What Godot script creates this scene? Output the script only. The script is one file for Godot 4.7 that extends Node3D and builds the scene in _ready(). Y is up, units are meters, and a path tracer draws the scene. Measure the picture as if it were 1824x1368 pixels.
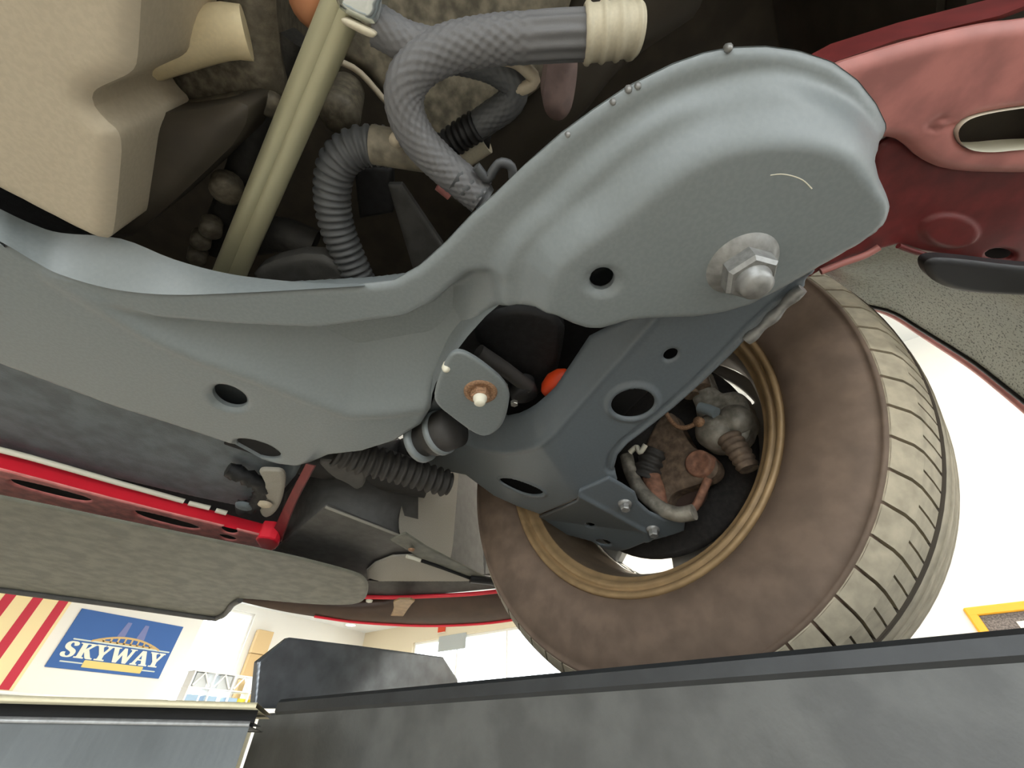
extends Node3D
# The underside of a red car on a drive-on lift in a workshop: front subframe, control arm and wheel seen from below.
# World: x is outboard (towards the right-hand wall), y up, -z is the front of the car; the eye is the origin.
const FL := 720.0                 # focal length in pixels of the 1824 x 1368 frame
var eye := Basis.from_euler(Vector3(deg_to_rad(42.6), deg_to_rad(-56.0), 0))
var M := {}
var taken := {}

func _ready():
	# ---- camera
	var cam := Camera3D.new()
	cam.name = "camera"
	cam.fov = rad_to_deg(2.0 * atan(684.0 / FL))
	cam.near = 0.02
	cam.far = 100.0
	cam.basis = eye
	add_child(cam)
	cam.current = true
	# ---- sky and exposure
	var env := Environment.new()
	env.tonemap_mode = Environment.TONE_MAPPER_LINEAR
	env.tonemap_exposure = 1.75
	env.background_mode = Environment.BG_SKY
	var sm := ProceduralSkyMaterial.new()
	sm.sky_top_color = Color(0.83, 0.87, 0.91)
	sm.sky_horizon_color = Color(0.94, 0.96, 0.97)
	sm.ground_bottom_color = Color(0.5, 0.49, 0.46)
	sm.ground_horizon_color = Color(0.8, 0.8, 0.78)
	sm.energy_multiplier = 6.6
	var sky := Sky.new()
	sky.sky_material = sm
	env.sky = sky
	env.sdfgi_enabled = true
	env.ssao_enabled = true
	env.ssil_enabled = true
	var we := WorldEnvironment.new()
	we.name = "environment"
	we.environment = env
	add_child(we)
	# ---- shop lights on the ceiling (each a fitting with a light in front of its face)
	make_materials()
	ceiling_lights()
	# ---- the setting
	room()
	# ---- large objects first
	lift()
	subframe()
	control_arm()
	wheel()
	wheel_arch()
	red_body()
	front_end()
	engine()
	hoses()
	brakes()
	front_liner()
	arm_fittings()
	front_room()

# ------------------------------------------------------------------ view geometry
func ray(px: float, py: float) -> Vector3:
	return eye * Vector3((px - 912.0) / FL, (684.0 - py) / FL, -1.0)
func gy(px: float, py: float, y: float) -> Vector3:
	var r := ray(px, py)
	return r * (y / r.y)
func gx(px: float, py: float, x: float) -> Vector3:
	var r := ray(px, py)
	return r * (x / r.x)
func gz(px: float, py: float, z: float) -> Vector3:
	var r := ray(px, py)
	return r * (z / r.z)
func fr(o: Vector3, u: Vector3, v: Vector3, n: Vector3) -> Dictionary:
	return {"o": o, "u": u, "v": v, "n": n}
func fy(y: float) -> Dictionary:      # a plane facing down
	return fr(Vector3(0, y, 0), Vector3.RIGHT, Vector3.BACK, Vector3.DOWN)
func fx(x: float) -> Dictionary:      # a plane facing inboard
	return fr(Vector3(x, 0, 0), Vector3.BACK, Vector3.UP, Vector3.LEFT)
func fz(z: float) -> Dictionary:      # a plane facing rearward
	return fr(Vector3(0, 0, z), Vector3.RIGHT, Vector3.UP, Vector3.BACK)
func f3(a: Vector3, b: Vector3, c: Vector3) -> Dictionary:
	var n := (b - a).cross(c - a).normalized()
	if n.dot(a) > 0: n = -n
	var u := (b - a).normalized()
	return fr(a, u, n.cross(u), n)
func on(f: Dictionary, px: float, py: float, h := 0.0) -> Vector3:
	var r := ray(px, py)
	var n: Vector3 = f.n
	var o: Vector3 = f.o + n * h
	return r * (o.dot(n) / r.dot(n))
func uv(f: Dictionary, px: float, py: float, h := 0.0) -> Vector2:
	var p := on(f, px, py, h) - (f.o as Vector3)
	return Vector2(p.dot(f.u), p.dot(f.v))
func uvs(f: Dictionary, a: Array, h := 0.0) -> PackedVector2Array:
	# flat list px, py, px, py ... at one height
	var out := PackedVector2Array()
	for k in range(0, a.size(), 2):
		out.append(uv(f, a[k], a[k + 1], h))
	return out
func ellipse(f: Dictionary, cx: float, cy: float, a: float, b: float, turn := 0.0, h := 0.0, count := 28) -> PackedVector2Array:
	var out := PackedVector2Array()
	for k in count:
		var t := TAU * k / count
		var p := Vector2(a * cos(t), b * sin(t)).rotated(deg_to_rad(turn))
		out.append(uv(f, cx + p.x, cy + p.y, h))
	return out
func fit(f: Dictionary, a: Array, hfn: Callable) -> PackedVector2Array:
	# plan points of an outline seen on a relief: each lies where its line of sight meets the surface
	var out := PackedVector2Array()
	for k in range(0, a.size(), 2):
		var h := 0.0
		for t in 24:
			h = lerpf(h, hfn.call(uv(f, a[k], a[k + 1], h), 0.02), 0.45)
		out.append(uv(f, a[k], a[k + 1], h))
	return out
func widen(p: PackedVector2Array, x: float) -> PackedVector2Array:
	# carries a part that leaves the frame at the left on towards the middle of the car
	p.insert(0, Vector2(x, p[0].y))
	p.append(Vector2(x, p[p.size() - 1].y))
	return p
func ring_px(cx: float, cy: float, a: float, b: float, turn := 0.0, count := 28) -> Array:
	var out := []
	for k in count:
		var p := Vector2(a * cos(TAU * k / count), b * sin(TAU * k / count)).rotated(deg_to_rad(turn))
		out.append(cx + p.x)
		out.append(cy + p.y)
	return out
func chaikin(p: PackedVector2Array, times: int, closed := true) -> PackedVector2Array:
	for t in times:
		var q := PackedVector2Array()
		var n := p.size()
		if not closed: q.append(p[0])
		for k in (n if closed else n - 1):
			var a := p[k]
			var b := p[(k + 1) % n]
			q.append(a.lerp(b, 0.25))
			q.append(a.lerp(b, 0.75))
		if not closed: q.append(p[n - 1])
		p = q
	return p
func spline(p: Array, per := 8) -> PackedVector3Array:
	var out := PackedVector3Array()
	var n := p.size()
	for k in n - 1:
		var a: Vector3 = p[max(k - 1, 0)]
		var b: Vector3 = p[k]
		var c: Vector3 = p[k + 1]
		var d: Vector3 = p[min(k + 2, n - 1)]
		for j in per:
			out.append(b.cubic_interpolate(c, a, d, float(j) / per))
	out.append(p[n - 1])
	return out

# ------------------------------------------------------------------ naming
func numbered(called: String) -> String:
	if not taken.has(called):
		taken[called] = 0
		return called
	taken[called] += 1
	return "%s_%03d" % [called, taken[called]]
func thing(called: String, label: String, category: String, at := Vector3.ZERO, group := "") -> Node3D:
	var o := Node3D.new()
	o.name = numbered(called)
	add_child(o)
	o.position = at
	return tag(o, label, category, group)
func tag(o: Node3D, label: String, category: String, group := "") -> Node3D:
	o.set_meta("label", label)
	o.set_meta("category", category)
	if group: o.set_meta("group", group)
	return o
func put(called: String, mesh: Mesh, m: Material, parent: Node = self, at := Vector3.ZERO) -> MeshInstance3D:
	var o := MeshInstance3D.new()
	o.name = numbered(called) if parent == self else called
	o.mesh = mesh
	o.material_override = m
	o.cast_shadow = GeometryInstance3D.SHADOW_CASTING_SETTING_ON
	parent.add_child(o, true)
	if parent != self and parent is Node3D:   # shapes are given in the world; keep them there under a placed parent
		o.transform = (parent as Node3D).global_transform.affine_inverse() * Transform3D(Basis(), at)
	else:
		o.position = at
	return o
func struct(called: String, mesh: Mesh, m: Material, at := Vector3.ZERO, parent: Node = self) -> MeshInstance3D:
	var o := put(called, mesh, m, parent, at)
	if parent == self: o.set_meta("kind", "structure")
	return o

# ------------------------------------------------------------------ materials
func noise_tex(freq: float, lo: float, hi: float, seed_: int, octaves := 4, kind := FastNoiseLite.TYPE_SIMPLEX_SMOOTH, lo_at := 0.3, hi_at := 0.7) -> NoiseTexture2D:
	var n := FastNoiseLite.new()
	n.seed = seed_
	n.frequency = freq
	n.noise_type = kind
	n.fractal_octaves = octaves
	var t := NoiseTexture2D.new()
	t.width = 512
	t.height = 512
	t.seamless = true
	t.noise = n
	var g := Gradient.new()
	g.offsets = PackedFloat32Array([lo_at, hi_at])
	g.colors = PackedColorArray([Color(lo, lo, lo), Color(hi, hi, hi)])
	t.color_ramp = g
	return t
var TX := {}
func mat(c: Color, rough := 0.5, metal := 0.0, tex := "", scale := 6.0, bump := 0.0, bump_tex := "grain_bump") -> StandardMaterial3D:
	var m := StandardMaterial3D.new()
	m.albedo_color = c
	m.roughness = rough
	m.metallic = metal
	m.cull_mode = BaseMaterial3D.CULL_DISABLED
	if tex or bump > 0:
		m.uv1_triplanar = true
		m.uv1_world_triplanar = true
		m.uv1_scale = Vector3(scale, scale, scale)
	if tex: m.albedo_texture = TX[tex]
	if bump > 0:
		m.normal_enabled = true
		m.normal_texture = TX[bump_tex]
		m.normal_scale = bump
	return m
func c8(r: int, g: int, b: int) -> Color:
	return Color(r / 255.0, g / 255.0, b / 255.0)
func make_materials():
	TX.grain = noise_tex(0.06, 0.965, 1.0, 3, 5)
	TX.blotch = noise_tex(0.008, 0.84, 1.0, 5, 5, FastNoiseLite.TYPE_SIMPLEX_SMOOTH, 0.2, 0.8)
	TX.dirt = noise_tex(0.02, 0.66, 1.0, 9, 6, FastNoiseLite.TYPE_SIMPLEX_SMOOTH, 0.2, 0.8)
	TX.spot = noise_tex(0.05, 0.35, 1.0, 12, 2, FastNoiseLite.TYPE_SIMPLEX_SMOOTH, 0.22, 0.34)
	var gb := noise_tex(0.08, 0.0, 1.0, 21, 5)
	gb.color_ramp = null
	gb.as_normal_map = true
	gb.bump_strength = 3.0
	TX.grain_bump = gb
	var lb := noise_tex(0.015, 0.0, 1.0, 25, 4)
	lb.color_ramp = null
	lb.as_normal_map = true
	lb.bump_strength = 5.0
	TX.lump_bump = lb
	M.paint = mat(c8(127, 134, 136), 0.38, 0.0, "grain", 7.0)
	M.paint_arm = mat(c8(96, 104, 110), 0.38, 0.0, "grain", 7.0)
	M.bolt = mat(c8(150, 150, 148), 0.4, 0.35, "blotch", 30.0)
	M.rust = mat(c8(180, 140, 108), 0.7, 0.1, "dirt", 30.0, 0.4)
	M.steel = mat(c8(190, 188, 180), 0.3, 0.8, "grain", 20.0)
	M.gap_shade = mat(c8(18, 18, 19), 0.9)  # black that stands for the shade inside holes and gaps
	M.rubber = mat(c8(58, 56, 54), 0.65, 0.0, "grain", 12.0, 0.2)
	M.tire = mat(c8(120, 101, 86), 0.75, 0.0, "blotch", 5.0, 0.05)
	M.tread = mat(c8(186, 175, 152), 0.85, 0.0, "blotch", 12.0, 0.1)
	M.groove = mat(c8(78, 70, 60), 0.9)  # unworn rubber tone, also darkened so the grooves read as shaded gaps
	M.rim = mat(c8(166, 138, 100), 0.5, 0.2, "blotch", 8.0, 0.1)
	M.barrel = mat(c8(112, 96, 78), 0.6, 0.3, "blotch", 8.0, 0.3)
	M.spoke = mat(c8(170, 168, 162), 0.45, 0.4)
	M.brake_dark = mat(c8(44, 40, 38), 0.8, 0.0, "dirt", 10.0, 0.3)
	M.cast = mat(c8(166, 160, 148), 0.5, 0.25, "dirt", 6.0, 0.12)
	M.iron = mat(c8(134, 114, 96), 0.7, 0.1, "dirt", 7.0, 0.12)
	M.iron_red = mat(c8(160, 114, 92), 0.75, 0.0, "dirt", 7.0, 0.12)
	M.alu = mat(c8(190, 178, 156), 0.6, 0.15, "grain", 6.0, 0.1)
	M.alu_dark = mat(c8(120, 112, 96), 0.6, 0.2, "dirt", 10.0, 0.4)
	M.alu_rough = mat(c8(150, 142, 124), 0.6, 0.2, "dirt", 5.0, 0.25, "lump_bump")
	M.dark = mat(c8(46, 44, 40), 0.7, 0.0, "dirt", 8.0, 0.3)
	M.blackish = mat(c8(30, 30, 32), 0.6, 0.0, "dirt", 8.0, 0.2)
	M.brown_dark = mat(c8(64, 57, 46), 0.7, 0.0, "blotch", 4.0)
	M.rod = mat(c8(176, 172, 142), 0.4, 0.3)
	M.hose = mat(c8(112, 112, 114), 0.6, 0.0, "grain", 30.0, 0.2)
	M.conduit = mat(c8(84, 86, 88), 0.5)
	M.white_plastic = mat(c8(205, 196, 172), 0.5, 0.0, "grain", 10.0)
	M.chrome = mat(c8(215, 222, 222), 0.2, 0.9)
	M.copper = mat(c8(190, 132, 96), 0.5, 0.5)
	M.orange = mat(c8(214, 66, 20), 0.5)
	M.red = mat(c8(236, 44, 62), 0.35)
	M.red_dull = mat(c8(236, 146, 140), 0.5, 0.0, "blotch", 10.0)
	M.red_floor = mat(c8(190, 124, 118), 0.45, 0.0, "blotch", 5.0)
	M.red_deep = mat(c8(118, 44, 44), 0.5, 0.0, "blotch", 7.0)
	M.cream = mat(c8(226, 222, 204), 0.5)
	M.liner = mat(c8(150, 152, 140), 0.7, 0.0, "spot", 9.0, 0.3)
	M.plastic = mat(c8(112, 112, 101), 0.6, 0.0, "blotch", 6.0, 0.25)
	M.plastic_blue = mat(c8(98, 108, 114), 0.6, 0.0, "blotch", 6.0, 0.25)
	M.plastic_dark = mat(c8(78, 77, 75), 0.6, 0.0, "blotch", 8.0, 0.2)
	M.plastic_light = mat(c8(150, 146, 136), 0.65, 0.0, "grain", 10.0, 0.2)
	M.bumper_inner = mat(c8(78, 58, 44), 0.35, 0.0, "blotch", 4.0)
	M.black_lip = mat(c8(28, 28, 30), 0.5)
	M.lift = mat(c8(86, 86, 83), 0.5, 0.0, "blotch", 4.0, 0.06)
	M.lift_dark = mat(c8(44, 46, 47), 0.5, 0.0, "blotch", 5.0, 0.06)
	M.lift_blue = mat(c8(150, 154, 154), 0.5, 0.0, "blotch", 3.0, 0.2)
	M.lift_edge = mat(c8(206, 196, 164), 0.5, 0.0, "grain", 8.0)
	M.stop = mat(c8(120, 124, 128), 0.22, 0.6, "blotch", 4.0)
	M.wall = mat(c8(238, 236, 230), 0.9)
	M.ceiling = mat(c8(236, 238, 238), 0.9)
	M.beige = mat(c8(226, 214, 188), 0.9)
	M.floor = mat(c8(184, 180, 172), 0.55, 0.0, "blotch", 0.6)
	M.frame = mat(c8(240, 240, 236), 0.5)

# ------------------------------------------------------------------ shapes
func sdf(p: Vector2, poly: PackedVector2Array) -> float:      # inside is positive
	var d := 1e9
	var inside := false
	var n := poly.size()
	var a := poly[n - 1]
	for k in n:
		var b := poly[k]
		var e := b - a
		var w := p - a
		var t := clampf(w.dot(e) / maxf(e.length_squared(), 1e-12), 0.0, 1.0)
		d = minf(d, (w - e * t).length_squared())
		if (a.y > p.y) != (b.y > p.y) and p.x < (b.x - a.x) * (p.y - a.y) / (b.y - a.y) + a.x:
			inside = not inside
		a = b
	d = sqrt(d)
	return d if inside else -d
func line_d(p: Vector2, line: PackedVector2Array) -> float:
	var d := 1e9
	for k in line.size() - 1:
		var a := line[k]
		var e := line[k + 1] - a
		var w := p - a
		var t := clampf(w.dot(e) / maxf(e.length_squared(), 1e-12), 0.0, 1.0)
		d = minf(d, (w - e * t).length_squared())
	return sqrt(d)
func soft(x: float, w: float) -> float:      # a rounded max(0, x)
	return 0.5 * (x + sqrt(x * x + w * w))

# A pressed or cast plate on plane f. Front: outline minus holes, raised by hfn(p, sd), its edges rounded by `bevel`;
# back: the outline alone at -thick (or bulged by `box` away from the edges, which leaves a closed hollow behind the holes).
func plate(f: Dictionary, outline: PackedVector2Array, thick: float, bevel := 0.003, cell := 0.004, holes := [], hfn = null, box := 0.0, rim := 0.006) -> ArrayMesh:
	if bevel > 0: cell = minf(cell, maxf(bevel * 0.75, 0.0022))
	var lo := outline[0]
	var hi := outline[0]
	for p in outline:
		lo = lo.min(p)
		hi = hi.max(p)
	lo -= Vector2(cell, cell) * 1.3
	hi += Vector2(cell, cell) * 1.3
	var nx := int(ceil((hi.x - lo.x) / cell)) + 1
	var ny := int(ceil((hi.y - lo.y) / cell)) + 1
	var so := PackedFloat32Array()
	var sh := PackedFloat32Array()
	so.resize(nx * ny)
	sh.resize(nx * ny)
	var hb := []
	for h in holes:
		var r := Rect2(h[0], Vector2.ZERO)
		for p in h: r = r.expand(p)
		hb.append(r.grow(bevel + cell * 2.5))
	for j in ny:
		for i in nx:
			var p := lo + Vector2(i, j) * cell
			so[j * nx + i] = sdf(p, outline)
			var d := 1e3
			for k in holes.size():
				if (hb[k] as Rect2).has_point(p): d = minf(d, -sdf(p, holes[k]))
			sh[j * nx + i] = d
	var st := SurfaceTool.new()
	st.begin(Mesh.PRIMITIVE_TRIANGLES)
	var o: Vector3 = f.o
	var u: Vector3 = f.u
	var v: Vector3 = f.v
	var n: Vector3 = f.n
	var flip := u.cross(v).dot(n) > 0
	var seen := {}
	var top := func(p: Vector2, a: float, b: float) -> Vector3:
		if seen.has(p): return seen[p]
		var sd := minf(a, b)
		var h := 0.0
		if hfn != null: h = hfn.call(p, a)
		if bevel > 0 and sd < bevel:
			var q := 1.0 - clampf(sd / bevel, 0, 1)
			h -= bevel * 0.8 * q * q
		var w: Vector3 = o + u * p.x + v * p.y + n * h
		seen[p] = w
		return w
	var low := func(p: Vector2, a: float) -> Vector3:
		var h := -thick
		if hfn != null and box == 0.0: h += minf(hfn.call(p, a), 0.0) if thick > 0.02 else hfn.call(p, a)
		if box > 0: h -= clampf(a * 2.5, 0.0, box)
		return o + u * p.x + v * p.y + n * h
	var lap := func(pts: Array, back: bool):
		for k in range(1, pts.size() - 1):
			var t := [pts[0], pts[k], pts[k + 1]]
			if flip != back: t.reverse()
			for q in t: st.add_vertex(q)
	# front, then back
	for side in 2:
		st.set_smooth_group(side + 1)
		for j in ny - 1:
			for i in nx - 1:
				var id := [j * nx + i, j * nx + i + 1, (j + 1) * nx + i + 1, (j + 1) * nx + i]
				var pts := []
				var edge := []
				for k in 4:
					var a: int = id[k]
					var b: int = id[(k + 1) % 4]
					var fa := minf(so[a], sh[a]) if side == 0 or box == 0.0 else so[a]
					var fb := minf(so[b], sh[b]) if side == 0 or box == 0.0 else so[b]
					var pa := lo + Vector2(a % nx, a / nx) * cell
					var pb := lo + Vector2(b % nx, b / nx) * cell
					if fa > 0: pts.append([pa, so[a], sh[a]])
					if (fa > 0) != (fb > 0):
						var q: Vector2
						var t: float
						if a < b:
							t = fa / (fa - fb)
							q = pa.lerp(pb, t)
						else:
							t = fb / (fb - fa)
							q = pb.lerp(pa, t)
							t = 1.0 - t
						var e := [q, lerpf(so[a], so[b], t), lerpf(sh[a], sh[b], t)]
						pts.append(e)
						if fa > 0: edge.push_front(e)
						else: edge.append(e)
				if pts.size() < 3: continue
				var w := []
				for e in pts: w.append(top.call(e[0], e[1], e[2]) if side == 0 else low.call(e[0], e[1]))
				lap.call(w, side == 1)
				if side == 0 and edge.size() == 2:
					var ta: Vector3 = top.call(edge[0][0], edge[0][1], edge[0][2])
					var tb: Vector3 = top.call(edge[1][0], edge[1][1], edge[1][2])
					var at_hole: bool = edge[0][2] < edge[0][1]
					var ba: Vector3 = ta - n * rim if at_hole else low.call(edge[0][0], edge[0][1])
					var bb: Vector3 = tb - n * rim if at_hole else low.call(edge[1][0], edge[1][1])
					if at_hole and box == 0.0 and thick < 0.02:
						ba = low.call(edge[0][0], edge[0][1])
						bb = low.call(edge[1][0], edge[1][1])
					st.set_smooth_group(3)
					lap.call([ta, ba, bb, tb], false)
					st.set_smooth_group(1)
	st.generate_normals()
	st.index()
	return st.commit()

func frame_along(path: PackedVector3Array) -> Array:
	var n := path.size()
	var out := []
	var side := Vector3.ZERO
	for k in n:
		var t := (path[min(k + 1, n - 1)] - path[max(k - 1, 0)]).normalized()
		if side == Vector3.ZERO:
			side = t.cross(Vector3.UP if absf(t.y) < 0.9 else Vector3.RIGHT).normalized()
		side = (side - t * side.dot(t)).normalized()
		out.append([side, t.cross(side)])
	return out
# A tube along `path`; rfn(s, angle) gives the radius at s metres along it.
func tube(path: PackedVector3Array, rfn, sides := 16, caps := true) -> ArrayMesh:
	var st := SurfaceTool.new()
	st.begin(Mesh.PRIMITIVE_TRIANGLES)
	st.set_smooth_group(1)
	var fs := frame_along(path)
	var s := 0.0
	var rings := []
	for k in path.size():
		if k > 0: s += path[k].distance_to(path[k - 1])
		var ring := PackedVector3Array()
		for j in sides:
			var a := TAU * j / sides
			var r: float = rfn.call(s, a) if rfn is Callable else rfn
			ring.append(path[k] + ((fs[k][0] as Vector3) * cos(a) + (fs[k][1] as Vector3) * sin(a)) * r)
		rings.append(ring)
	for k in path.size() - 1:
		for j in sides:
			var i := (j + 1) % sides
			for q in [rings[k][j], rings[k][i], rings[k + 1][i], rings[k][j], rings[k + 1][i], rings[k + 1][j]]:
				st.add_vertex(q)
	if caps:
		st.set_smooth_group(-1)
		var last := path.size() - 1
		for j in sides:
			var i := (j + 1) % sides
			for q in [path[0], rings[0][i], rings[0][j], path[last], rings[last][j], rings[last][i]]:
				st.add_vertex(q)
	st.generate_normals()
	st.index()
	return st.commit()
func even(path: PackedVector3Array, step: float) -> PackedVector3Array:
	var c := Curve3D.new()
	c.bake_interval = step
	for p in path: c.add_point(p)
	var total := c.get_baked_length()
	var out := PackedVector3Array()
	var n := maxi(1, int(total / step))
	for k in n + 1: out.append(c.sample_baked(total * k / n))
	return out
# Turned shape: profile of (along the axis, radius).
func lathe(at: Vector3, axis: Vector3, profile: Array, sides := 40, from := 0.0, to := TAU, up := Vector3.UP) -> ArrayMesh:
	var st := SurfaceTool.new()
	st.begin(Mesh.PRIMITIVE_TRIANGLES)
	axis = axis.normalized()
	var y := (up - axis * up.dot(axis)).normalized()
	if y.length() < 0.5: y = axis.cross(Vector3.RIGHT).normalized()
	var z := axis.cross(y)
	for k in profile.size() - 1:
		var a: Vector2 = profile[k]
		var b: Vector2 = profile[k + 1]
		st.set_smooth_group(1)
		for j in sides:
			var t := from + (to - from) * j / sides
			var w := from + (to - from) * (j + 1) / sides
			if j == sides - 1 and to - from > TAU - 0.001: w = from
			var d := y * cos(t) + z * sin(t)
			var e := y * cos(w) + z * sin(w)
			var q := [at + axis * a.x + d * a.y, at + axis * b.x + d * b.y, at + axis * b.x + e * b.y, at + axis * a.x + e * a.y]
			for i in [0, 2, 1, 0, 3, 2]:
				if a.y < 1e-6 and i == 3: continue
				st.add_vertex(q[i])
			if a.y < 1e-6: st.add_vertex(q[0])
	st.generate_normals()
	st.index()
	return st.commit()
# A ruled or lofted sheet through rows of points, with thickness towards `back`.
func loft(rows: Array, thick := Vector3.ZERO) -> ArrayMesh:
	var st := SurfaceTool.new()
	st.begin(Mesh.PRIMITIVE_TRIANGLES)
	var nr := rows.size()
	var nc: int = rows[0].size()
	for s in (2 if thick != Vector3.ZERO else 1):
		st.set_smooth_group(s + 1)
		for r in nr - 1:
			for c in nc - 1:
				var q := [rows[r][c], rows[r][c + 1], rows[r + 1][c + 1], rows[r + 1][c]]
				for i in ([0, 1, 2, 0, 2, 3] if s == 0 else [0, 2, 1, 0, 3, 2]):
					st.add_vertex((q[i] as Vector3) + thick * s)
	if thick != Vector3.ZERO:
		st.set_smooth_group(-1)
		var rim := []
		for c in nc: rim.append(rows[0][c])
		for r in range(1, nr): rim.append(rows[r][nc - 1])
		for c in range(nc - 2, -1, -1): rim.append(rows[nr - 1][c])
		for r in range(nr - 2, 0, -1): rim.append(rows[r][0])
		for k in rim.size():
			var a: Vector3 = rim[k]
			var b: Vector3 = rim[(k + 1) % rim.size()]
			for q in [a, a + thick, b + thick, a, b + thick, b]: st.add_vertex(q)
	st.generate_normals()
	st.index()
	return st.commit()
func box(a: Vector3, b: Vector3, ch := 0.0) -> ArrayMesh:      # a chamfered box from corner a to corner b
	var lo := a.min(b)
	var hi := a.max(b)
	var st := SurfaceTool.new()
	st.begin(Mesh.PRIMITIVE_TRIANGLES)
	st.set_smooth_group(-1)
	var c := (lo + hi) / 2
	var h := (hi - lo) / 2
	ch = minf(ch, minf(h.x, minf(h.y, h.z)) * 0.45)
	var tri := func(p: Vector3, q: Vector3, r: Vector3):
		var nn := (q - p).cross(r - p)
		if nn.length() < 1e-12: return
		var t := [p, q, r]
		if nn.dot((p + q + r) / 3.0) > 0: t.reverse()      # clockwise seen from outside
		for w in t: st.add_vertex(c + w)
	var quad := func(p, q, r, s):
		tri.call(p, q, r)
		tri.call(p, r, s)
	for ax in 3:
		for sg in [-1.0, 1.0]:
			var f := func(s: float, t: float) -> Vector3:
				var w := Vector3.ZERO
				w[ax] = sg * h[ax]
				w[(ax + 1) % 3] = s * (h[(ax + 1) % 3] - ch)
				w[(ax + 2) % 3] = t * (h[(ax + 2) % 3] - ch)
				return w
			quad.call(f.call(-1, -1), f.call(1, -1), f.call(1, 1), f.call(-1, 1))
	if ch > 0:
		for ax in 3:
			var i1 := (ax + 1) % 3
			var i2 := (ax + 2) % 3
			for s in [-1.0, 1.0]:
				for t in [-1.0, 1.0]:
					var f := func(e: float, first: bool) -> Vector3:
						var w := Vector3.ZERO
						w[ax] = e * (h[ax] - ch)
						w[i1] = s * (h[i1] - (0.0 if first else ch))
						w[i2] = t * (h[i2] - (ch if first else 0.0))
						return w
					quad.call(f.call(-1, true), f.call(1, true), f.call(1, false), f.call(-1, false))
		for s in [-1.0, 1.0]:
			for t in [-1.0, 1.0]:
				for w in [-1.0, 1.0]:
					var k := Vector3(s, t, w)
					tri.call(k * Vector3(h.x, h.y - ch, h.z - ch), k * Vector3(h.x - ch, h.y, h.z - ch), k * Vector3(h.x - ch, h.y - ch, h.z))
	st.generate_normals()
	st.index()
	return st.commit()
func hexagon(at: Vector3, axis: Vector3, r: float, height: float, turn := 0.0) -> ArrayMesh:
	var st := SurfaceTool.new()
	st.begin(Mesh.PRIMITIVE_TRIANGLES)
	st.set_smooth_group(-1)
	var y := axis.cross(Vector3.RIGHT if absf(axis.x) < 0.8 else Vector3.UP).normalized()
	var z := axis.cross(y)
	var ring := func(k: int, rr: float, hh: float) -> Vector3:
		var t := turn + TAU * k / 6
		return at + axis * hh + (y * cos(t) + z * sin(t)) * rr
	for k in 6:
		var lv := [[r, 0.0], [r, height * 0.82], [r * 0.86, height]]
		for i in 2:
			var q := [ring.call(k, lv[i][0], lv[i][1]), ring.call(k, lv[i + 1][0], lv[i + 1][1]), ring.call(k + 1, lv[i + 1][0], lv[i + 1][1]), ring.call(k + 1, lv[i][0], lv[i][1])]
			for j in [0, 1, 2, 0, 2, 3]: st.add_vertex(q[j])
		for q in [at + axis * height, ring.call(k + 1, r * 0.86, height), ring.call(k, r * 0.86, height)]: st.add_vertex(q)
	st.generate_normals()
	st.index()
	return st.commit()
func pts(a: Array, y: float) -> Array:      # flat px, py list on the level y
	var out := []
	for k in range(0, a.size(), 2): out.append(gy(a[k], a[k + 1], y))
	return out
func pts3(a: Array) -> Array:               # flat px, py, level list
	var out := []
	for k in range(0, a.size(), 3): out.append(gy(a[k], a[k + 1], a[k + 2]))
	return out

# ------------------------------------------------------------------ setting
const FLOOR := -1.55
const CEIL := 2.55
const WALL_X := 3.7
const JOG_Z := -1.5
const FAR_X := 8.6
const FRONT_Z := -10.8
func ceiling_lights():
	var spots := [[-2.8, 4.2, 2.2], [-3.4, 0.6, 2.4], [2.6, -0.4, 1.0], [2.6, 2.8, 0.8], [-0.4, -4.8, 3.2], [4.6, -6.6, 4.5]]
	var words := ["behind the car over the open doors", "over the left side of the bay", "above the wheel, close to the white side wall", "above the side wall behind the wheel", "in front of the car", "before the poster wall"]
	for k in spots.size():
		var at := Vector3(spots[k][0], CEIL, spots[k][1])
		var t := thing("ceiling_light", "long white shop light on the ceiling " + words[k], "light", at, "ceiling shop lights")
		put("housing", box(Vector3(-0.2, -0.06, -0.75), Vector3(0.2, 0.0, 0.75), 0.01), M.frame, t, at)
		var g := StandardMaterial3D.new()
		g.albedo_color = Color(0.9, 0.9, 0.9)
		g.emission_enabled = true
		g.emission = Color(1.0, 0.95, 0.87)
		g.emission_energy_multiplier = 3.0
		put("diffuser", box(Vector3(-0.17, -0.075, -0.72), Vector3(0.17, -0.06, 0.72), 0.004), g, t, at)
		var l := AreaLight3D.new()
		l.name = "lamp"
		l.area_size = Vector2(0.34, 1.44)
		l.light_color = Color(1.0, 0.95, 0.87)
		l.light_energy = LAMP * spots[k][2]
		l.shadow_enabled = true
		t.add_child(l)
		l.rotation.x = -PI / 2
		l.position = Vector3(0, -0.085, 0)
const LAMP := 2.7
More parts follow.
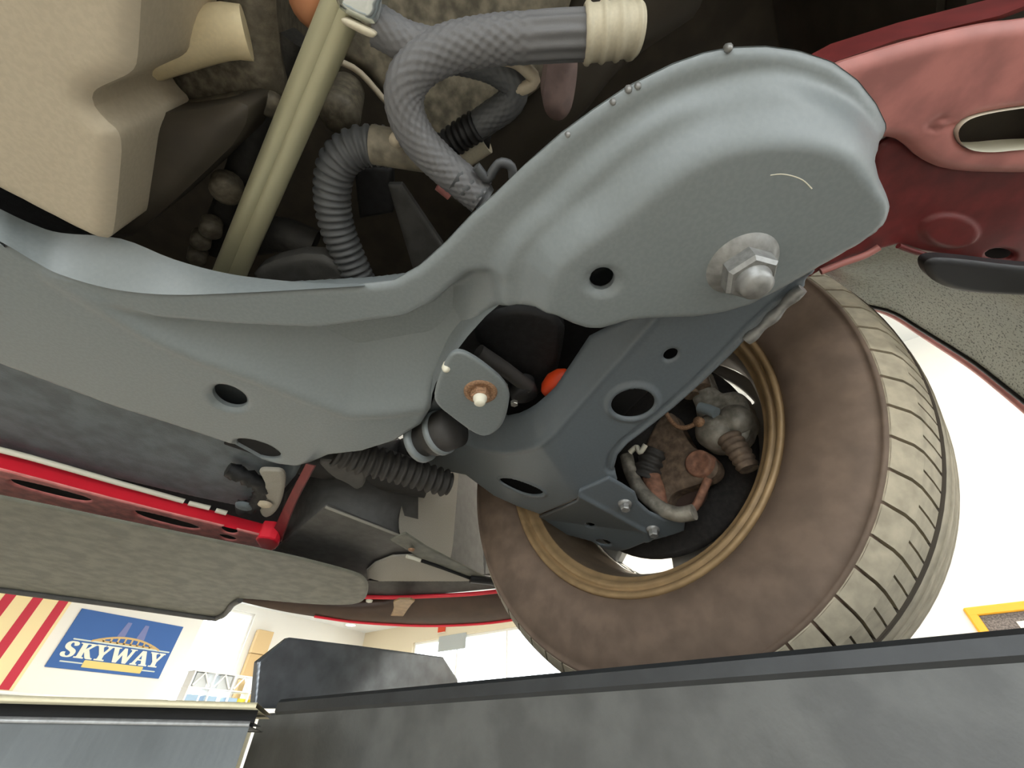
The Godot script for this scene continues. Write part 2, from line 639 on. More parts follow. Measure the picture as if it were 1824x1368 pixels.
func room():
	struct("floor", box(Vector3(-6.2, FLOOR - 0.2, FRONT_Z - 0.2), Vector3(FAR_X + 0.2, FLOOR, 7.2)), M.floor)
	struct("ceiling", box(Vector3(-6.2, CEIL, FRONT_Z - 0.2), Vector3(FAR_X + 0.2, CEIL + 0.2, 7.2)), M.ceiling)
	# open bay doorways at the left and behind let the daylight in
	struct("wall_left", box(Vector3(-6.2, FLOOR, FRONT_Z), Vector3(-6.0, CEIL, -0.5)), M.wall)
	struct("wall_left", box(Vector3(-6.2, 2.0, -0.5), Vector3(-6.0, CEIL, 5.5)), M.wall)
	struct("wall_left", box(Vector3(-6.2, FLOOR, 5.5), Vector3(-6.0, CEIL, 7.0)), M.wall)
	struct("wall_back", box(Vector3(-6.2, FLOOR, 7.0), Vector3(-5.0, CEIL, 7.2)), M.wall)
	struct("wall_back", box(Vector3(-5.0, 2.0, 7.0), Vector3(1.5, CEIL, 7.2)), M.wall)
	struct("wall_back", box(Vector3(1.5, FLOOR, 7.0), Vector3(WALL_X + 0.2, CEIL, 7.2)), M.wall)
	struct("wall_right", box(Vector3(WALL_X, FLOOR, JOG_Z), Vector3(WALL_X + 0.2, CEIL, 7.0)), M.wall)
	struct("wall_inner", box(Vector3(WALL_X + 0.2, FLOOR, JOG_Z), Vector3(FAR_X, CEIL, JOG_Z + 0.2)), M.beige)
	# front wall with a glazed opening, far right wall with a row of tall windows
	var t := 0.2
	struct("wall_front", box(Vector3(-6.2, FLOOR, FRONT_Z - t), Vector3(4.35, CEIL, FRONT_Z)), M.wall)
	struct("wall_front", box(Vector3(5.4, FLOOR, FRONT_Z - t), Vector3(FAR_X + t, CEIL, FRONT_Z)), M.wall)
	struct("wall_front", box(Vector3(4.35, 2.42, FRONT_Z - t), Vector3(5.4, CEIL, FRONT_Z)), M.wall)
	window("window_1", Vector3(4.35, FLOOR, FRONT_Z - t * 0.5), Vector3(1.05, 3.97, 0), 1, true)
	struct("wall_side", box(Vector3(FAR_X, FLOOR, -4.55), Vector3(FAR_X + t, CEIL, JOG_Z + t)), M.beige)
	struct("wall_side", box(Vector3(FAR_X, FLOOR, FRONT_Z), Vector3(FAR_X + t, CEIL, -8.85)), M.beige)
	struct("wall_side", box(Vector3(FAR_X, 2.13, -8.85), Vector3(FAR_X + t, CEIL, -4.55)), M.beige)
	struct("wall_side", box(Vector3(FAR_X, FLOOR, -8.85), Vector3(FAR_X + t, FLOOR + 0.15, -4.55)), M.beige)
	window("window_2", Vector3(FAR_X + t * 0.5, FLOOR + 0.15, -8.85), Vector3(0, 3.53, 4.3), 3, false)
	struct("trim_1", box(Vector3(WALL_X - 0.02, FLOOR, JOG_Z), Vector3(WALL_X, FLOOR + 0.12, 7.0)), M.plastic_dark)
	# ground outside the windows
	struct("ground", box(Vector3(-30, FLOOR - 0.5, -60), Vector3(60, FLOOR - 0.25, 30)), M.floor)
func window(called: String, at: Vector3, size: Vector3, bays: int, across_x: bool):
	var w := Node3D.new()
	w.name = called
	add_child(w)
	w.set_meta("kind", "structure")
	var along := Vector3.RIGHT if across_x else Vector3.BACK
	var deep := Vector3.BACK if across_x else Vector3.RIGHT
	var span := absf(size.dot(along))
	var f := 0.05
	for k in bays + 1:
		var p := at + along * (span * k / bays)
		var a := -f * 0.5
		if k == 0: a = 0.0
		if k == bays: a = -f
		put("mullion", box(p + along * a - deep * 0.04, p + along * (a + f) + deep * 0.04 + Vector3.UP * size.y, 0.004), M.frame, w)
	for y in [0.0, size.y - f]:
		put("rail", box(at + Vector3.UP * y - deep * 0.039, at + along * span + deep * 0.039 + Vector3.UP * (y + f), 0.004), M.frame, w)
	var g := StandardMaterial3D.new()
	g.albedo_color = Color(0.9, 0.96, 0.98, 0.08)
	g.transparency = BaseMaterial3D.TRANSPARENCY_ALPHA
	g.roughness = 0.02
	for k in bays:
		var p := at + along * (span * k / bays)
		put("pane", box(p + along * 0.03 - deep * 0.004 + Vector3.UP * 0.03, p + along * (span / bays - 0.03) + deep * 0.004 + Vector3.UP * (size.y - 0.03)), g, w)

# ------------------------------------------------------------------ the lift
func lift():
	var x := 0.38
	var r := thing("lift_runway", "long dark steel runway beam of the lift carrying the front wheel", "car lift", Vector3(0.6, -0.16, 0.8))
	put("side_beam", box(Vector3(x, -0.17, -0.655), Vector3(x + 0.012, 0.0405, 3.2), 0.003), M.lift, r)
	put("side_beam", box(Vector3(0.84, -0.17, -0.655), Vector3(0.85, 0.040, 3.2), 0.006), M.lift, r)
	put("deck_plate", box(Vector3(x + 0.0125, 0.008, -0.655), Vector3(0.8395, 0.0205, 3.2), 0.003), M.lift_dark, r)
	put("edge_lip", box(Vector3(x - 0.003, 0.0375, -0.62), Vector3(x + 0.012, 0.0535, 3.2), 0.004), M.lift_dark, r)
	put("end_edge", box(Vector3(0.365, -0.17, -0.668), Vector3(0.3795, 0.036, -0.656), 0.002), M.lift_edge, r)
	# bent sheet that stops the wheel at the front end
	var s := thing("wheel_stop", "dark steel wheel stop plate with clipped corners at the front end of the runway", "wheel stop", Vector3(0.57, 0.0436, -0.66))
	var f := fz(-0.66)
	put("plate", plate(f, uvs(f, [452, 1262, 460, 1178, 515, 1135, 640, 1150, 790, 1170, 816, 1210, 818, 1262]), 0.010, 0.002, 0.005), M.stop, s)
	put("foot", box(Vector3(0.40, 0.0206, -0.649), Vector3(0.78, 0.030, -0.58), 0.003), M.stop, s)
	# cross beam between the posts
	var b := thing("lift_crossbeam", "grey steel cross beam of the lift running left in front of the runway", "car lift", Vector3(-0.5, -0.2, -0.9))
	var p0 := gy(-150, 1268, 0.045)
	var y0 := 0.030
	var a := gy(0, 1250, y0)
	var c := gy(455, 1262, y0)
	var d := (c - a).normalized()
	a -= d * 1.5
	var back := Vector3(d.z, 0, -d.x)       # away from the eye
	if back.dot(c) < 0: back = -back
	var strip := func(called: String, top: float, low: float, front: float, deep: float, m: Material):
		var q := [a + back * front, c + back * front]
		var rows := []
		for e in [[top, deep], [top, 0.0], [low, 0.0], [low, deep]]:
			rows.append([Vector3(q[0].x, e[0], q[0].z) + back * e[1], Vector3(q[1].x, e[0], q[1].z) + back * e[1]])
		put(called, loft(rows), m, b)
	strip.call("top_flange", y0 + 0.004, y0 + 0.0005, 0.0, 0.16, M.lift_edge)
	strip.call("web", y0 + 0.0005, y0 - 0.012, 0.025, 0.1, M.gap_shade)  # recess coloured black for the dark gap under the flange
	strip.call("upper_bead", y0 - 0.0085, y0 - 0.012, -0.004, 0.1, M.bolt)
	strip.call("face", y0 - 0.0115, -0.25, 0.0, 0.14, M.lift_blue)

# ------------------------------------------------------------------ subframe
func subframe():
	var t := thing("subframe", "large dark grey pressed steel front subframe with a domed rear mount and round holes", "subframe", Vector3(0.2, 0.3, -0.1))
	var f := fy(0.305)
	var r1 := chaikin(uvs(f, [880, 500, 900, 440, 940, 395, 988, 357, 1032, 309, 1089, 261, 1141, 221, 1207, 186, 1273, 166, 1339, 150, 1404, 146, 1470, 168, 1523, 199, 1549, 232, 1575, 262, 1720, 330, 1760, 520, 1450, 760, 1000, 700, 900, 580], 0.006), 1)
	var r2 := chaikin(uvs(f, [950, 520, 962, 462, 1010, 414, 1075, 370, 1128, 322, 1185, 278, 1251, 239, 1317, 219, 1382, 212, 1448, 214, 1514, 234, 1549, 272, 1580, 318, 1720, 360, 1760, 520, 1450, 760, 1000, 720, 940, 600], 0.020), 1)
	var low := uvs(f, [205, 562, 260, 597, 350, 637, 450, 672, 560, 716, 620, 738, 690, 735, 775, 722], 0.0)
	var above := uvs(f, [100, 500, 205, 562, 260, 597, 350, 637, 450, 672, 560, 716, 620, 738, 690, 735, 775, 722, 1000, 700, 1000, 300, 600, 300, 300, 420], 0.0)
	var dip := func(p: Vector2, sd: float) -> float:
		return -0.44 * minf(soft(sdf(p, above), 0.005), 0.2)
	var below := fit(f, [100, 600, 205, 560, 300, 574, 450, 568, 600, 554, 745, 528, 800, 505, 850, 470, 1000, 480, 1000, 1000, 300, 1000], dip)
	var x0 := uv(f, 780, 520).x
	var hfn := func(p: Vector2, sd: float) -> float:
		var h := 0.012 * smoothstep(-0.007, 0.007, sdf(p, r1))
		h += 0.022 * smoothstep(-0.013, 0.013, sdf(p, r2))
		if sdf(p, above) > -0.01:
			var sa := sdf(p, above)
			var sb := sdf(p, below)
			# the facet fades into the neck towards the lobe
			var fade := 1.0 - smoothstep(0.0, 0.09, (p.x - x0) * 0.8 + (p.y + 0.19) * 0.75)
			h += dip.call(p, sd) * fade * (1.0 - smoothstep(0.0, 0.016, -sb))
			h += 0.002 * exp(-pow(sa / 0.012, 2.0)) * fade
		return h
	# crossmember rear edge, neck, lobe rim; then the front edge back to the left
	var edge := fit(f, [-120, 372, -60, 398, 0, 430, 60, 465, 110, 490, 200, 515, 300, 525, 420, 522, 550, 515, 640, 510, 700, 503, 745, 478, 790, 438, 840, 385, 885, 345, 935, 297, 1000, 240, 1060, 196, 1120, 156, 1200, 116, 1260, 95, 1310, 86, 1370, 84, 1430, 92, 1490, 112, 1535, 145, 1568, 187, 1586, 225, 1586, 244,
		1572, 262, 1565, 285, 1572, 318, 1586, 350, 1593, 376, 1585, 400, 1565, 420, 1530, 443, 1480, 471, 1430, 500, 1390, 522, 1339, 548, 1290, 562, 1238, 570, 1163, 572, 1119, 576, 1095, 584, 1072, 590, 1048, 590, 1022, 582, 990, 567, 957, 553, 930, 549, 900, 550, 866, 560, 835, 584, 812, 612, 792, 645, 778, 672, 770, 700, 766, 732, 748, 760,
		700, 789, 645, 806, 585, 813, 555, 826, 530, 833, 500, 830, 465, 822, 415, 795, 300, 757, 200, 726, 100, 689, 0, 652, -120, 606], hfn)
	edge = widen(edge, -0.5)
	var holes := [fit(f, ring_px(1074, 502, 23, 20, -20), hfn), fit(f, ring_px(406, 710, 33, 19, 22), hfn), fit(f, ring_px(458, 803, 42, 14, 18), hfn)]
	put("body", plate(f, edge, 0.004, 0.006, 0.0035, holes, hfn, 0.032, 0.005), M.paint, t)
	put("hole_shade_sheet", plate(fy(0.313), uvs(fy(0.313), [395, 790, 440, 778, 540, 806, 535, 825, 500, 828, 440, 805]), 0.002, 0.0, 0.005), M.gap_shade, t)  # added black sheet, stands for the darkness inside the edge hole
	# rear wall of the crossmember, above its lower edge
	var wall := [pts3([-120, 372, 0.303, 0, 430, 0.303, 60, 465, 0.303, 110, 490, 0.303, 200, 515, 0.303, 300, 525, 0.303, 420, 522, 0.303, 550, 515, 0.303, 650, 509, 0.303]),
		pts3([-120, 310, 0.335, 0, 372, 0.335, 60, 400, 0.335, 110, 415, 0.335, 215, 425, 0.335, 310, 462, 0.332, 410, 488, 0.326, 530, 502, 0.318, 650, 507, 0.306])]
	for k in 2: wall[k].push_front(Vector3(-0.5, wall[k][0].y, wall[k][0].z))
	put("rear_wall", loft([spline(wall[0], 4), spline(wall[1], 4)], Vector3(0, 0.003, -0.004)), M.paint, t)
	# bracket plate that holds the arm's front bush
	var g := fy(0.292)
	put("bush_bracket", plate(g, chaikin(uvs(g, [772, 700, 790, 650, 810, 622, 850, 640, 910, 690, 904, 735, 893, 762, 872, 778, 848, 776, 810, 748, 776, 722]), 2), 0.005, 0.002, 0.0025), M.paint, t)
	put("bush_bracket", plate(fy(0.345), uvs(fy(0.345), [760, 740, 800, 650, 850, 640, 905, 690, 880, 760, 820, 770]), 0.005, 0.002, 0.004), M.paint, t)
	bolt(t, gy(1319, 468, 0.274), [0.0265, 0.0250, 0.0188, 0.016, 0.0108, 0.013], M.bolt, 0.2)
	put("grease_stain", plate(fy(0.2725), chaikin(fit(f, [1255, 470, 1262, 430, 1290, 404, 1330, 396, 1362, 410, 1330, 470, 1290, 500, 1262, 498], hfn), 2), 0.0004, 0.0, 0.003), mat(c8(92, 97, 100), 0.8, 0.0, "dirt", 30.0), t)
	var mark := []
	for q in [[1372, 312], [1390, 310], [1410, 313], [1430, 321], [1446, 336]]: mark.append(gy(q[0], q[1], 0.2712))
	put("scratch", tube(even(spline(mark, 6), 0.002), func(s_, a_): return 0.00045, 6), M.cream, t)
	# weld spatter along the rim of the lobe
	for q in [[1092, 180], [1120, 158], [1136, 152], [1298, 84], [1012, 238]]:
		put("weld_bead", lathe(gy(q[0], q[1] + 2, 0.308), Vector3.DOWN, [Vector2(-0.004, 0.002), Vector2(0.0, 0.0026), Vector2(0.0025, 0.0015), Vector2(0.003, 0)], 8), M.bolt, t)
	# front bolt: washer, nut, stud
	var at := gy(856, 697, 0.2925)
	put("washer", lathe(at, Vector3.DOWN, [Vector2(0, 0.0185), Vector2(0.0022, 0.018), Vector2(0.0022, 0.014), Vector2(0.001, 0.0125), Vector2(0.001, 0.0)], 36), M.rust, t)
	var nut := put("nut", hexagon(at, Vector3.DOWN, 0.0105, 0.009, 0.3), M.rust, t)
	put("stud", lathe(at + Vector3(0, -0.008, 0), Vector3.DOWN, [Vector2(0, 0.0075), Vector2(0.004, 0.0075), Vector2(0.005, 0.0062), Vector2(0.009, 0.006), Vector2(0.0105, 0.004), Vector2(0.0105, 0)], 24), M.cream, nut)
	# spot of white underseal where plate and body meet
	put("sealer_spot", lathe(gy(795, 655, 0.294), Vector3.DOWN, [Vector2(-0.006, 0.004), Vector2(0, 0.005), Vector2(0.004, 0.0035), Vector2(0.006, 0)], 10), M.cream, t)
func bolt(parent: Node, at: Vector3, d: Array, m: Material, turn: float):
	var b := put("mounting_bolt", lathe(at, Vector3.DOWN, [Vector2(-0.004, d[0]), Vector2(0.002, d[0]), Vector2(0.0035, d[1]), Vector2(0.005, d[1] * 0.93), Vector2(0.009, d[2] * 1.02), Vector2(0.009, 0)], 44), m, parent)
	put("nut", hexagon(at + Vector3(0, -0.007, 0), Vector3.DOWN, d[2], d[3], turn), m, b)
	put("stud", lathe(at + Vector3(0, -0.006 - d[3], 0), Vector3.DOWN, [Vector2(0, d[4] * 1.12), Vector2(0.003, d[4] * 1.12), Vector2(0.0045, d[4]), Vector2(d[5] * 0.75, d[4]), Vector2(d[5] * 0.85, d[4] * 0.8), Vector2(d[5], d[4] * 0.62), Vector2(d[5] - 0.001, 0)], 28), m, b)

# ------------------------------------------------------------------ control arm
func control_arm():
	var t := thing("control_arm", "dark grey pressed steel control arm with one large oval hole, between subframe and wheel", "control arm", Vector3(0.4, 0.3, -0.12))
	var f := f3(gy(1330, 560, 0.302), gy(870, 790, 0.302), gy(1180, 900, 0.252))
	var half := uvs(f, [1110, 1030, 1033, 886, 994, 778, 975, 720, 930, 600, 1300, 300, 1700, 500, 1500, 1000], 0.0)
	var half2 := uvs(f, [1110, 1030, 1029, 889, 962, 796, 930, 750, 840, 620, 1300, 300, 1700, 500, 1500, 1000], -0.003)
	var right := uvs(f, [1094, 834, 1100, 812, 1118, 792, 1150, 768, 1200, 728, 1250, 684, 1300, 636, 1345, 590, 1390, 550, 1432, 514])
	var half_fn := func(p: Vector2, sd: float) -> float:
		return -0.22 * soft(-sdf(p, half), 0.003) - 0.26 * soft(-sdf(p, half2), 0.003)
	var crest := fit(f, [1185, 545, 1160, 575, 1085, 660, 1010, 745, 985, 775, 962, 793, 930, 803, 885, 807, 830, 794, 785, 770, 700, 735, 700, 1100, 1300, 1100, 1700, 500, 1400, 300], half_fn)
	crest = chaikin(crest, 1)
	var fold_fn := func(p: Vector2, sd: float) -> float:
		return half_fn.call(p, sd) - 0.75 * soft(-sdf(p, crest), 0.003)
	var edge := fit(f, [1030, 888, 1066, 872, 1100, 857, 1094, 834, 1100, 812, 1118, 792, 1150, 768, 1200, 728, 1250, 684, 1300, 636, 1345, 590, 1390, 550, 1432, 514, 1455, 480, 1380, 450, 1280, 470, 1200, 540,
		1130, 560, 1050, 600, 1020, 645, 990, 690, 955, 722, 925, 738, 905, 742, 860, 730, 800, 735, 778, 755, 768, 800, 757, 826, 785, 838, 830, 847, 850, 862, 880, 884, 920, 902, 962, 917, 995, 904], fold_fn)
	var big := fit(f, ring_px(1127, 717, 39, 25, -9), fold_fn)
	var rim := fit(f, ring_px(1127, 717, 43, 29, -9), fold_fn)
	var slot := chaikin(fit(f, [888, 852, 915, 852, 966, 872, 968, 882, 938, 882, 895, 862], fold_fn), 2)
	var hfn := func(p: Vector2, sd: float) -> float:
		var h: float = fold_fn.call(p, sd)
		var d := line_d(p, right)
		if d < 0.03:
			h -= 0.0035 * smoothstep(0.003, 0.005, d) * (1.0 - smoothstep(0.0095, 0.013, d))
		var e := absf(sdf(p, rim))
		h += 0.0035 * (1.0 - smoothstep(0.001, 0.0065, e))
		h += 0.0018 * exp(-pow(sdf(p, crest) / 0.0045, 2.0))
		e = absf(sdf(p, slot) + 0.003)
		h += 0.002 * (1.0 - smoothstep(0.0, 0.005, e))
		return h
	var holes := [big, fit(f, ring_px(1195, 632, 14, 9, -25), fold_fn), slot]
	put("arm", plate(f, edge, 0.003, 0.0025, 0.0027, holes, hfn, 0.0, 0.006), M.paint_arm, t)
	# black sheets added above the holes to stand for the darkness inside
	put("arm_hole_shade", plate(f, chaikin(uvs(f, [1040, 860, 1090, 800, 1400, 530, 1380, 470, 1230, 540, 1030, 760], 0.0), 1), 0.03, 0.002, 0.006), M.gap_shade, t).transform.origin += Vector3(0, 0.030, 0)
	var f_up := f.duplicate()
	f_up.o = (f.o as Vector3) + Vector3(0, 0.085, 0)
	put("arm_hole_shade", plate(f_up, uvs(f_up, [880, 840, 900, 830, 1000, 838, 1012, 892, 960, 902, 890, 880]), 0.01, 0.002, 0.006), M.gap_shade, t)
	# ball joint plate, folded on the same line
	var fold := uvs(f, [1010, 850, 1032, 884, 1124, 934, 1152, 950, 1160, 990, 1400, 1000, 1300, 700, 1100, 700], 0.004)
	var hfn2 := func(p: Vector2, sd: float) -> float:
		return 0.004 - 0.45 * soft(-sdf(p, fold), 0.004) + 0.003 * (1.0 - smoothstep(0.0, 0.008, absf(sdf(p, fold))))
	var edge2 := fit(f, [1031, 876, 1060, 862, 1084, 851, 1108, 864, 1131, 879, 1137, 896, 1157, 914, 1186, 927, 1221, 928, 1219, 947, 1186, 958, 1156, 967, 1101, 983, 1080, 979, 1053, 965, 1009, 953, 984, 938, 960, 922, 1027, 893], hfn2)
	put("ball_joint_plate", plate(f, edge2, 0.004, 0.002, 0.0022, [fit(f, ring_px(1051, 936, 9, 4, 10), hfn2), fit(f, ring_px(1075, 967, 14, 5, 12), hfn2)], hfn2), M.paint_arm, t)
	for p in [[1113, 897], [1163, 943]]:
		var at := on(f, p[0], p[1], 0.004)
		var n: Vector3 = f.n
		var b := put("bolt", lathe(at, n, [Vector2(0, 0.0095), Vector2(0.0035, 0.0085), Vector2(0.0035, 0)], 24), M.bolt, t)
		put("bolt_head", hexagon(at + n * 0.003, n, 0.0065, 0.008, 0.4), M.bolt, b)
	# turned-up flange with dabs of paint at its rear end
	put("flange_end", tube(even(spline([on(f, 1330, 607, 0.0), on(f, 1375, 566, 0.001), on(f, 1405, 535, 0.002), on(f, 1430, 514, 0.004)], 6), 0.004), func(s, a): return 0.005 + 0.001 * sin(s * 260.0), 10), M.bolt, t)
	# front bush
	var c := gy(790, 768, 0.318)
	var ax := Vector3(0, 0, -1)
	put("bush_sleeve", lathe(c, ax, [Vector2(-0.02, 0.0), Vector2(-0.02, 0.028), Vector2(0.020, 0.028), Vector2(0.020, 0.024), Vector2(0.042, 0.023), Vector2(0.042, 0)], 40), M.rubber, t)
	for q in [[0.006, 0.0305], [0.040, 0.030]]:
		put("bush_ring", lathe(c + ax * q[0], ax, [Vector2(-0.004, 0.020), Vector2(-0.004, q[1]), Vector2(0.004, q[1]), Vector2(0.004, 0.020)], 40), M.paint, t)

# ------------------------------------------------------------------ wheel
const WC := Vector3(0.55, 0.392, -0.164)
const STEER := 0.224
const CAMBER := 0.084
func axle() -> Vector3:
	return Vector3(cos(STEER) * cos(CAMBER), sin(CAMBER), sin(STEER) * cos(CAMBER)).normalized()
func wheel():
	var a := axle()
	var t := thing("wheel", "dusty front wheel with worn grey-brown tyre and bronze steel rim, seen from inside", "wheel", WC)
	var y := (Vector3.UP - a * a.y).normalized()
	var z := a.cross(y)
	var R := 0.371
	var tire := put("tire", lathe(WC, a, [Vector2(0.012, 0.236), Vector2(0.002, 0.240), Vector2(-0.006, 0.2455), Vector2(-0.012, 0.250), Vector2(-0.019, 0.263), Vector2(-0.0235, 0.285), Vector2(-0.0240, 0.308), Vector2(-0.0215, 0.326), Vector2(-0.0180, 0.3310), Vector2(-0.0205, 0.3328), Vector2(-0.0205, 0.3352), Vector2(-0.0175, 0.3368), Vector2(-0.0150, 0.3375), Vector2(-0.010, 0.3410), Vector2(0.000, 0.3440), Vector2(0.012, 0.3470), Vector2(0.03, R - 0.019), Vector2(0.105, R - 0.019), Vector2(0.18, R - 0.019), Vector2(0.205, 0.352), Vector2(0.218, 0.335), Vector2(0.228, 0.30), Vector2(0.222, 0.262), Vector2(0.21, 0.24), Vector2(0.2, 0.236)], 120), M.tire, t)
	# shoulder blocks, with a half-length slit in each
	var count := 64
	var pitch := TAU / count
	var prof := func(x: float) -> float:
		if x < -0.002: return lerpf(0.3385, 0.3525, (x + 0.0165) / 0.0145)
		if x < 0.014: return lerpf(0.3525, 0.3600, (x + 0.002) / 0.016)
		return lerpf(0.3600, R - 0.004, clampf((x - 0.014) / 0.037, 0, 1))
	var xs := [-0.0165, -0.002, 0.010, 0.03, 0.0490]
	var block := func(phase: float, from: float, to: float, x_from: int, x_to: int) -> ArrayMesh:
		var st := SurfaceTool.new()
		st.begin(Mesh.PRIMITIVE_TRIANGLES)
		var at := func(x: float, s: float, down: float) -> Vector3:
			var th: float = phase + pitch * s + (x + 0.016) * 0.75
			var r: float = prof.call(x) - down
			return WC + a * x + (y * cos(th) + z * sin(th)) * r
		for k in range(x_from, x_to):
			var x0: float = xs[k]
			var x1: float = xs[k + 1]
			for j in 3:
				var s0 := lerpf(from, to, j / 3.0)
				var s1 := lerpf(from, to, (j + 1) / 3.0)
				st.set_smooth_group(1)
				for q in [at.call(x0, s0, 0.0), at.call(x0, s1, 0.0), at.call(x1, s1, 0.0), at.call(x0, s0, 0.0), at.call(x1, s1, 0.0), at.call(x1, s0, 0.0)]: st.add_vertex(q)
			st.set_smooth_group(-1)
			for s in [from, to]:
				for q in [at.call(x0, s, 0.0), at.call(x0, s, 0.012), at.call(x1, s, 0.012), at.call(x0, s, 0.0), at.call(x1, s, 0.012), at.call(x1, s, 0.0)]: st.add_vertex(q)
		for x in [xs[x_from], xs[x_to]]:
			for q in [at.call(x, from, 0.0), at.call(x, to, 0.0), at.call(x, to, 0.012), at.call(x, from, 0.0), at.call(x, to, 0.012), at.call(x, from, 0.012)]: st.add_vertex(q)
		st.generate_normals()
		st.index()
		return st.commit()
	for k in count:
		var ph := k * pitch
		# two half blocks at the groove side, joined at the outer side
		var st := SurfaceTool.new()
		st.begin(Mesh.PRIMITIVE_TRIANGLES)
		st.append_from(block.call(ph, 0.05, 0.95, 0, 2), 0, Transform3D())
		st.append_from(block.call(ph, 0.05, 0.475, 2, 4), 0, Transform3D())
		st.append_from(block.call(ph, 0.545, 0.95, 2, 4), 0, Transform3D())
		put("tread_block", st.commit(), M.tread, tire)
	for q in [[0.0590, 0.081], [0.089, 0.115], [0.123, 0.150], [0.158, 0.2]]:
		put("tread_rib", lathe(WC, a, [Vector2(q[0], R - 0.018), Vector2(q[0] + 0.001, R - (0.0035 if q[0] < 0.06 else 0.0)), Vector2(q[1] - 0.001, R - (0.006 if q[1] > 0.19 else 0.0)), Vector2(q[1], R - 0.016)], 120), M.tread, tire)
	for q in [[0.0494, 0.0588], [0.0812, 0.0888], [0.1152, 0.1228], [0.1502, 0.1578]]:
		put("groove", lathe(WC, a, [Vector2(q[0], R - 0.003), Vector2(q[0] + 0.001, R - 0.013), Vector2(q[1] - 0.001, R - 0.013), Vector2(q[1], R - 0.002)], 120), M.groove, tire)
	var rim := put("rim", lathe(WC, a, [Vector2(0.018, 0.2135), Vector2(0.05, 0.2055), Vector2(0.13, 0.203), Vector2(0.17, 0.210), Vector2(0.19, 0.228), Vector2(0.2, 0.24), Vector2(0.205, 0.236), Vector2(0.195, 0.222)], 96), M.barrel, t)
	put("rim_flange", lathe(WC, a, [Vector2(0.004, 0.2420), Vector2(-0.003, 0.2435), Vector2(-0.0065, 0.2405), Vector2(-0.006, 0.2365), Vector2(-0.001, 0.2335), Vector2(0.006, 0.2325), Vector2(0.0065, 0.2300), Vector2(0.003, 0.2280), Vector2(0.004, 0.2245), Vector2(0.010, 0.2205), Vector2(0.016, 0.2185), Vector2(0.019, 0.2130)], 120), M.rim, rim)
	put("hub_disc", lathe(WC, a, [Vector2(0.150, 0.0), Vector2(0.150, 0.075), Vector2(0.165, 0.085), Vector2(0.175, 0.07), Vector2(0.18, 0)], 48), M.spoke, rim)
	var fw := fwheel(0.150)
	var ring := PackedVector2Array()
	for k in 72: ring.append(Vector2(cos(TAU * k / 72), sin(TAU * k / 72)) * 0.2055)
	var gaps := []
	for k in 5:
		var mid := deg_to_rad(-61.0 + 72.0 * k)
		var gap := PackedVector2Array()
		for j in 9: gap.append(Vector2(cos(mid - 0.28 + 0.07 * j), sin(mid - 0.28 + 0.07 * j)) * (0.2035 if k == 0 else 0.184))
		for j in 5: gap.append(Vector2(cos(mid + 0.22 - 0.11 * j), sin(mid + 0.22 - 0.11 * j)) * 0.11)
		gaps.append(gap)
	put("spoke_disc", plate(fw, ring, 0.018, 0.004, 0.005, gaps), M.spoke, rim)

# ------------------------------------------------------------------ wheel arch
func wheel_arch():
	var t := thing("wheel_arch_liner", "grey-green speckled wheel arch liner behind the front tyre", "wheel arch", Vector3(0.55, 0.45, 0.25))
	var inner := []
	for p in [[1440, 470], [1468, 480], [1540, 440], [1600, 428], [1660, 440], [1740, 470], [1824, 500], [1920, 535], [2030, 572]]: inner.append(gx(p[0], p[1], 0.475))
	var outer := []
	for p in [[1452, 486], [1490, 515], [1535, 541], [1590, 556], [1650, 592], [1730, 642], [1790, 688], [1860, 745], [1960, 840]]: outer.append(gx(p[0], p[1], 0.70))
	var a := spline(inner, 6)
	var b := spline(outer, 6)
	var rows := []
	for k in 9:
		var row := []
		for j in a.size():
			var w := float(k) / 8
			row.append(a[j].lerp(b[j], w) + Vector3(0, 0.018, 0.018) * sin(w * PI))
		rows.append(row)
	put("liner_panel", loft(rows, Vector3(0, 0.003, 0.003)), M.liner, t)
	put("edge_lip", tube(even(spline(outer, 6), 0.012), func(s, an): return 0.0035, 8), M.black_lip, t)
	put("upper_liner", lathe(Vector3(0.46, 0.40, -0.16), Vector3.RIGHT, [Vector2(0.0, 0.405), Vector2(0.005, 0.41), Vector2(0.27, 0.415), Vector2(0.275, 0.40)], 48, -1.15, 1.12), M.blackish, t)
	put("inner_wall", plate(fx(0.475), chaikin(PackedVector2Array([Vector2(0.26, 0.55), Vector2(0.26, 0.86), Vector2(-0.62, 0.86), Vector2(-0.66, 0.52), Vector2(-0.45, 0.56), Vector2(-0.2, 0.60), Vector2(0.12, 0.58)]), 1), 0.006, 0.003, 0.02), M.blackish, t)
	var wing := thing("front_wing", "red painted front wing arching over the tyre, seen from inside", "car body", Vector3(0.79, 0.4, -0.16))
	var arc := PackedVector2Array()
	for k in 25:
		var t0 := lerpf(-1.05, 1.05, k / 24.0)
		arc.append(Vector2(-0.16 + 0.46 * sin(t0), 0.40 + 0.46 * cos(t0)))
	arc.append(Vector2(0.30, 1.05))
	arc.append(Vector2(-0.60, 1.05))
	put("panel", plate(fx(0.79), arc, 0.004, 0.003, 0.012), M.red, wing)
	var lip := []
	for p in [[1534, 541], [1590, 560], [1650, 598], [1730, 650], [1790, 697], [1860, 757], [1960, 855]]: lip.append(gx(p[0], p[1], 0.76))
	var f := thing("fender_lip", "thin red painted edge of the wing curving round the wheel opening", "car body", Vector3(0.75, 0.4, 0.25))
	put("edge", tube(even(spline(lip, 6), 0.015), func(s, an): return 0.006, 10), M.red_floor, f)

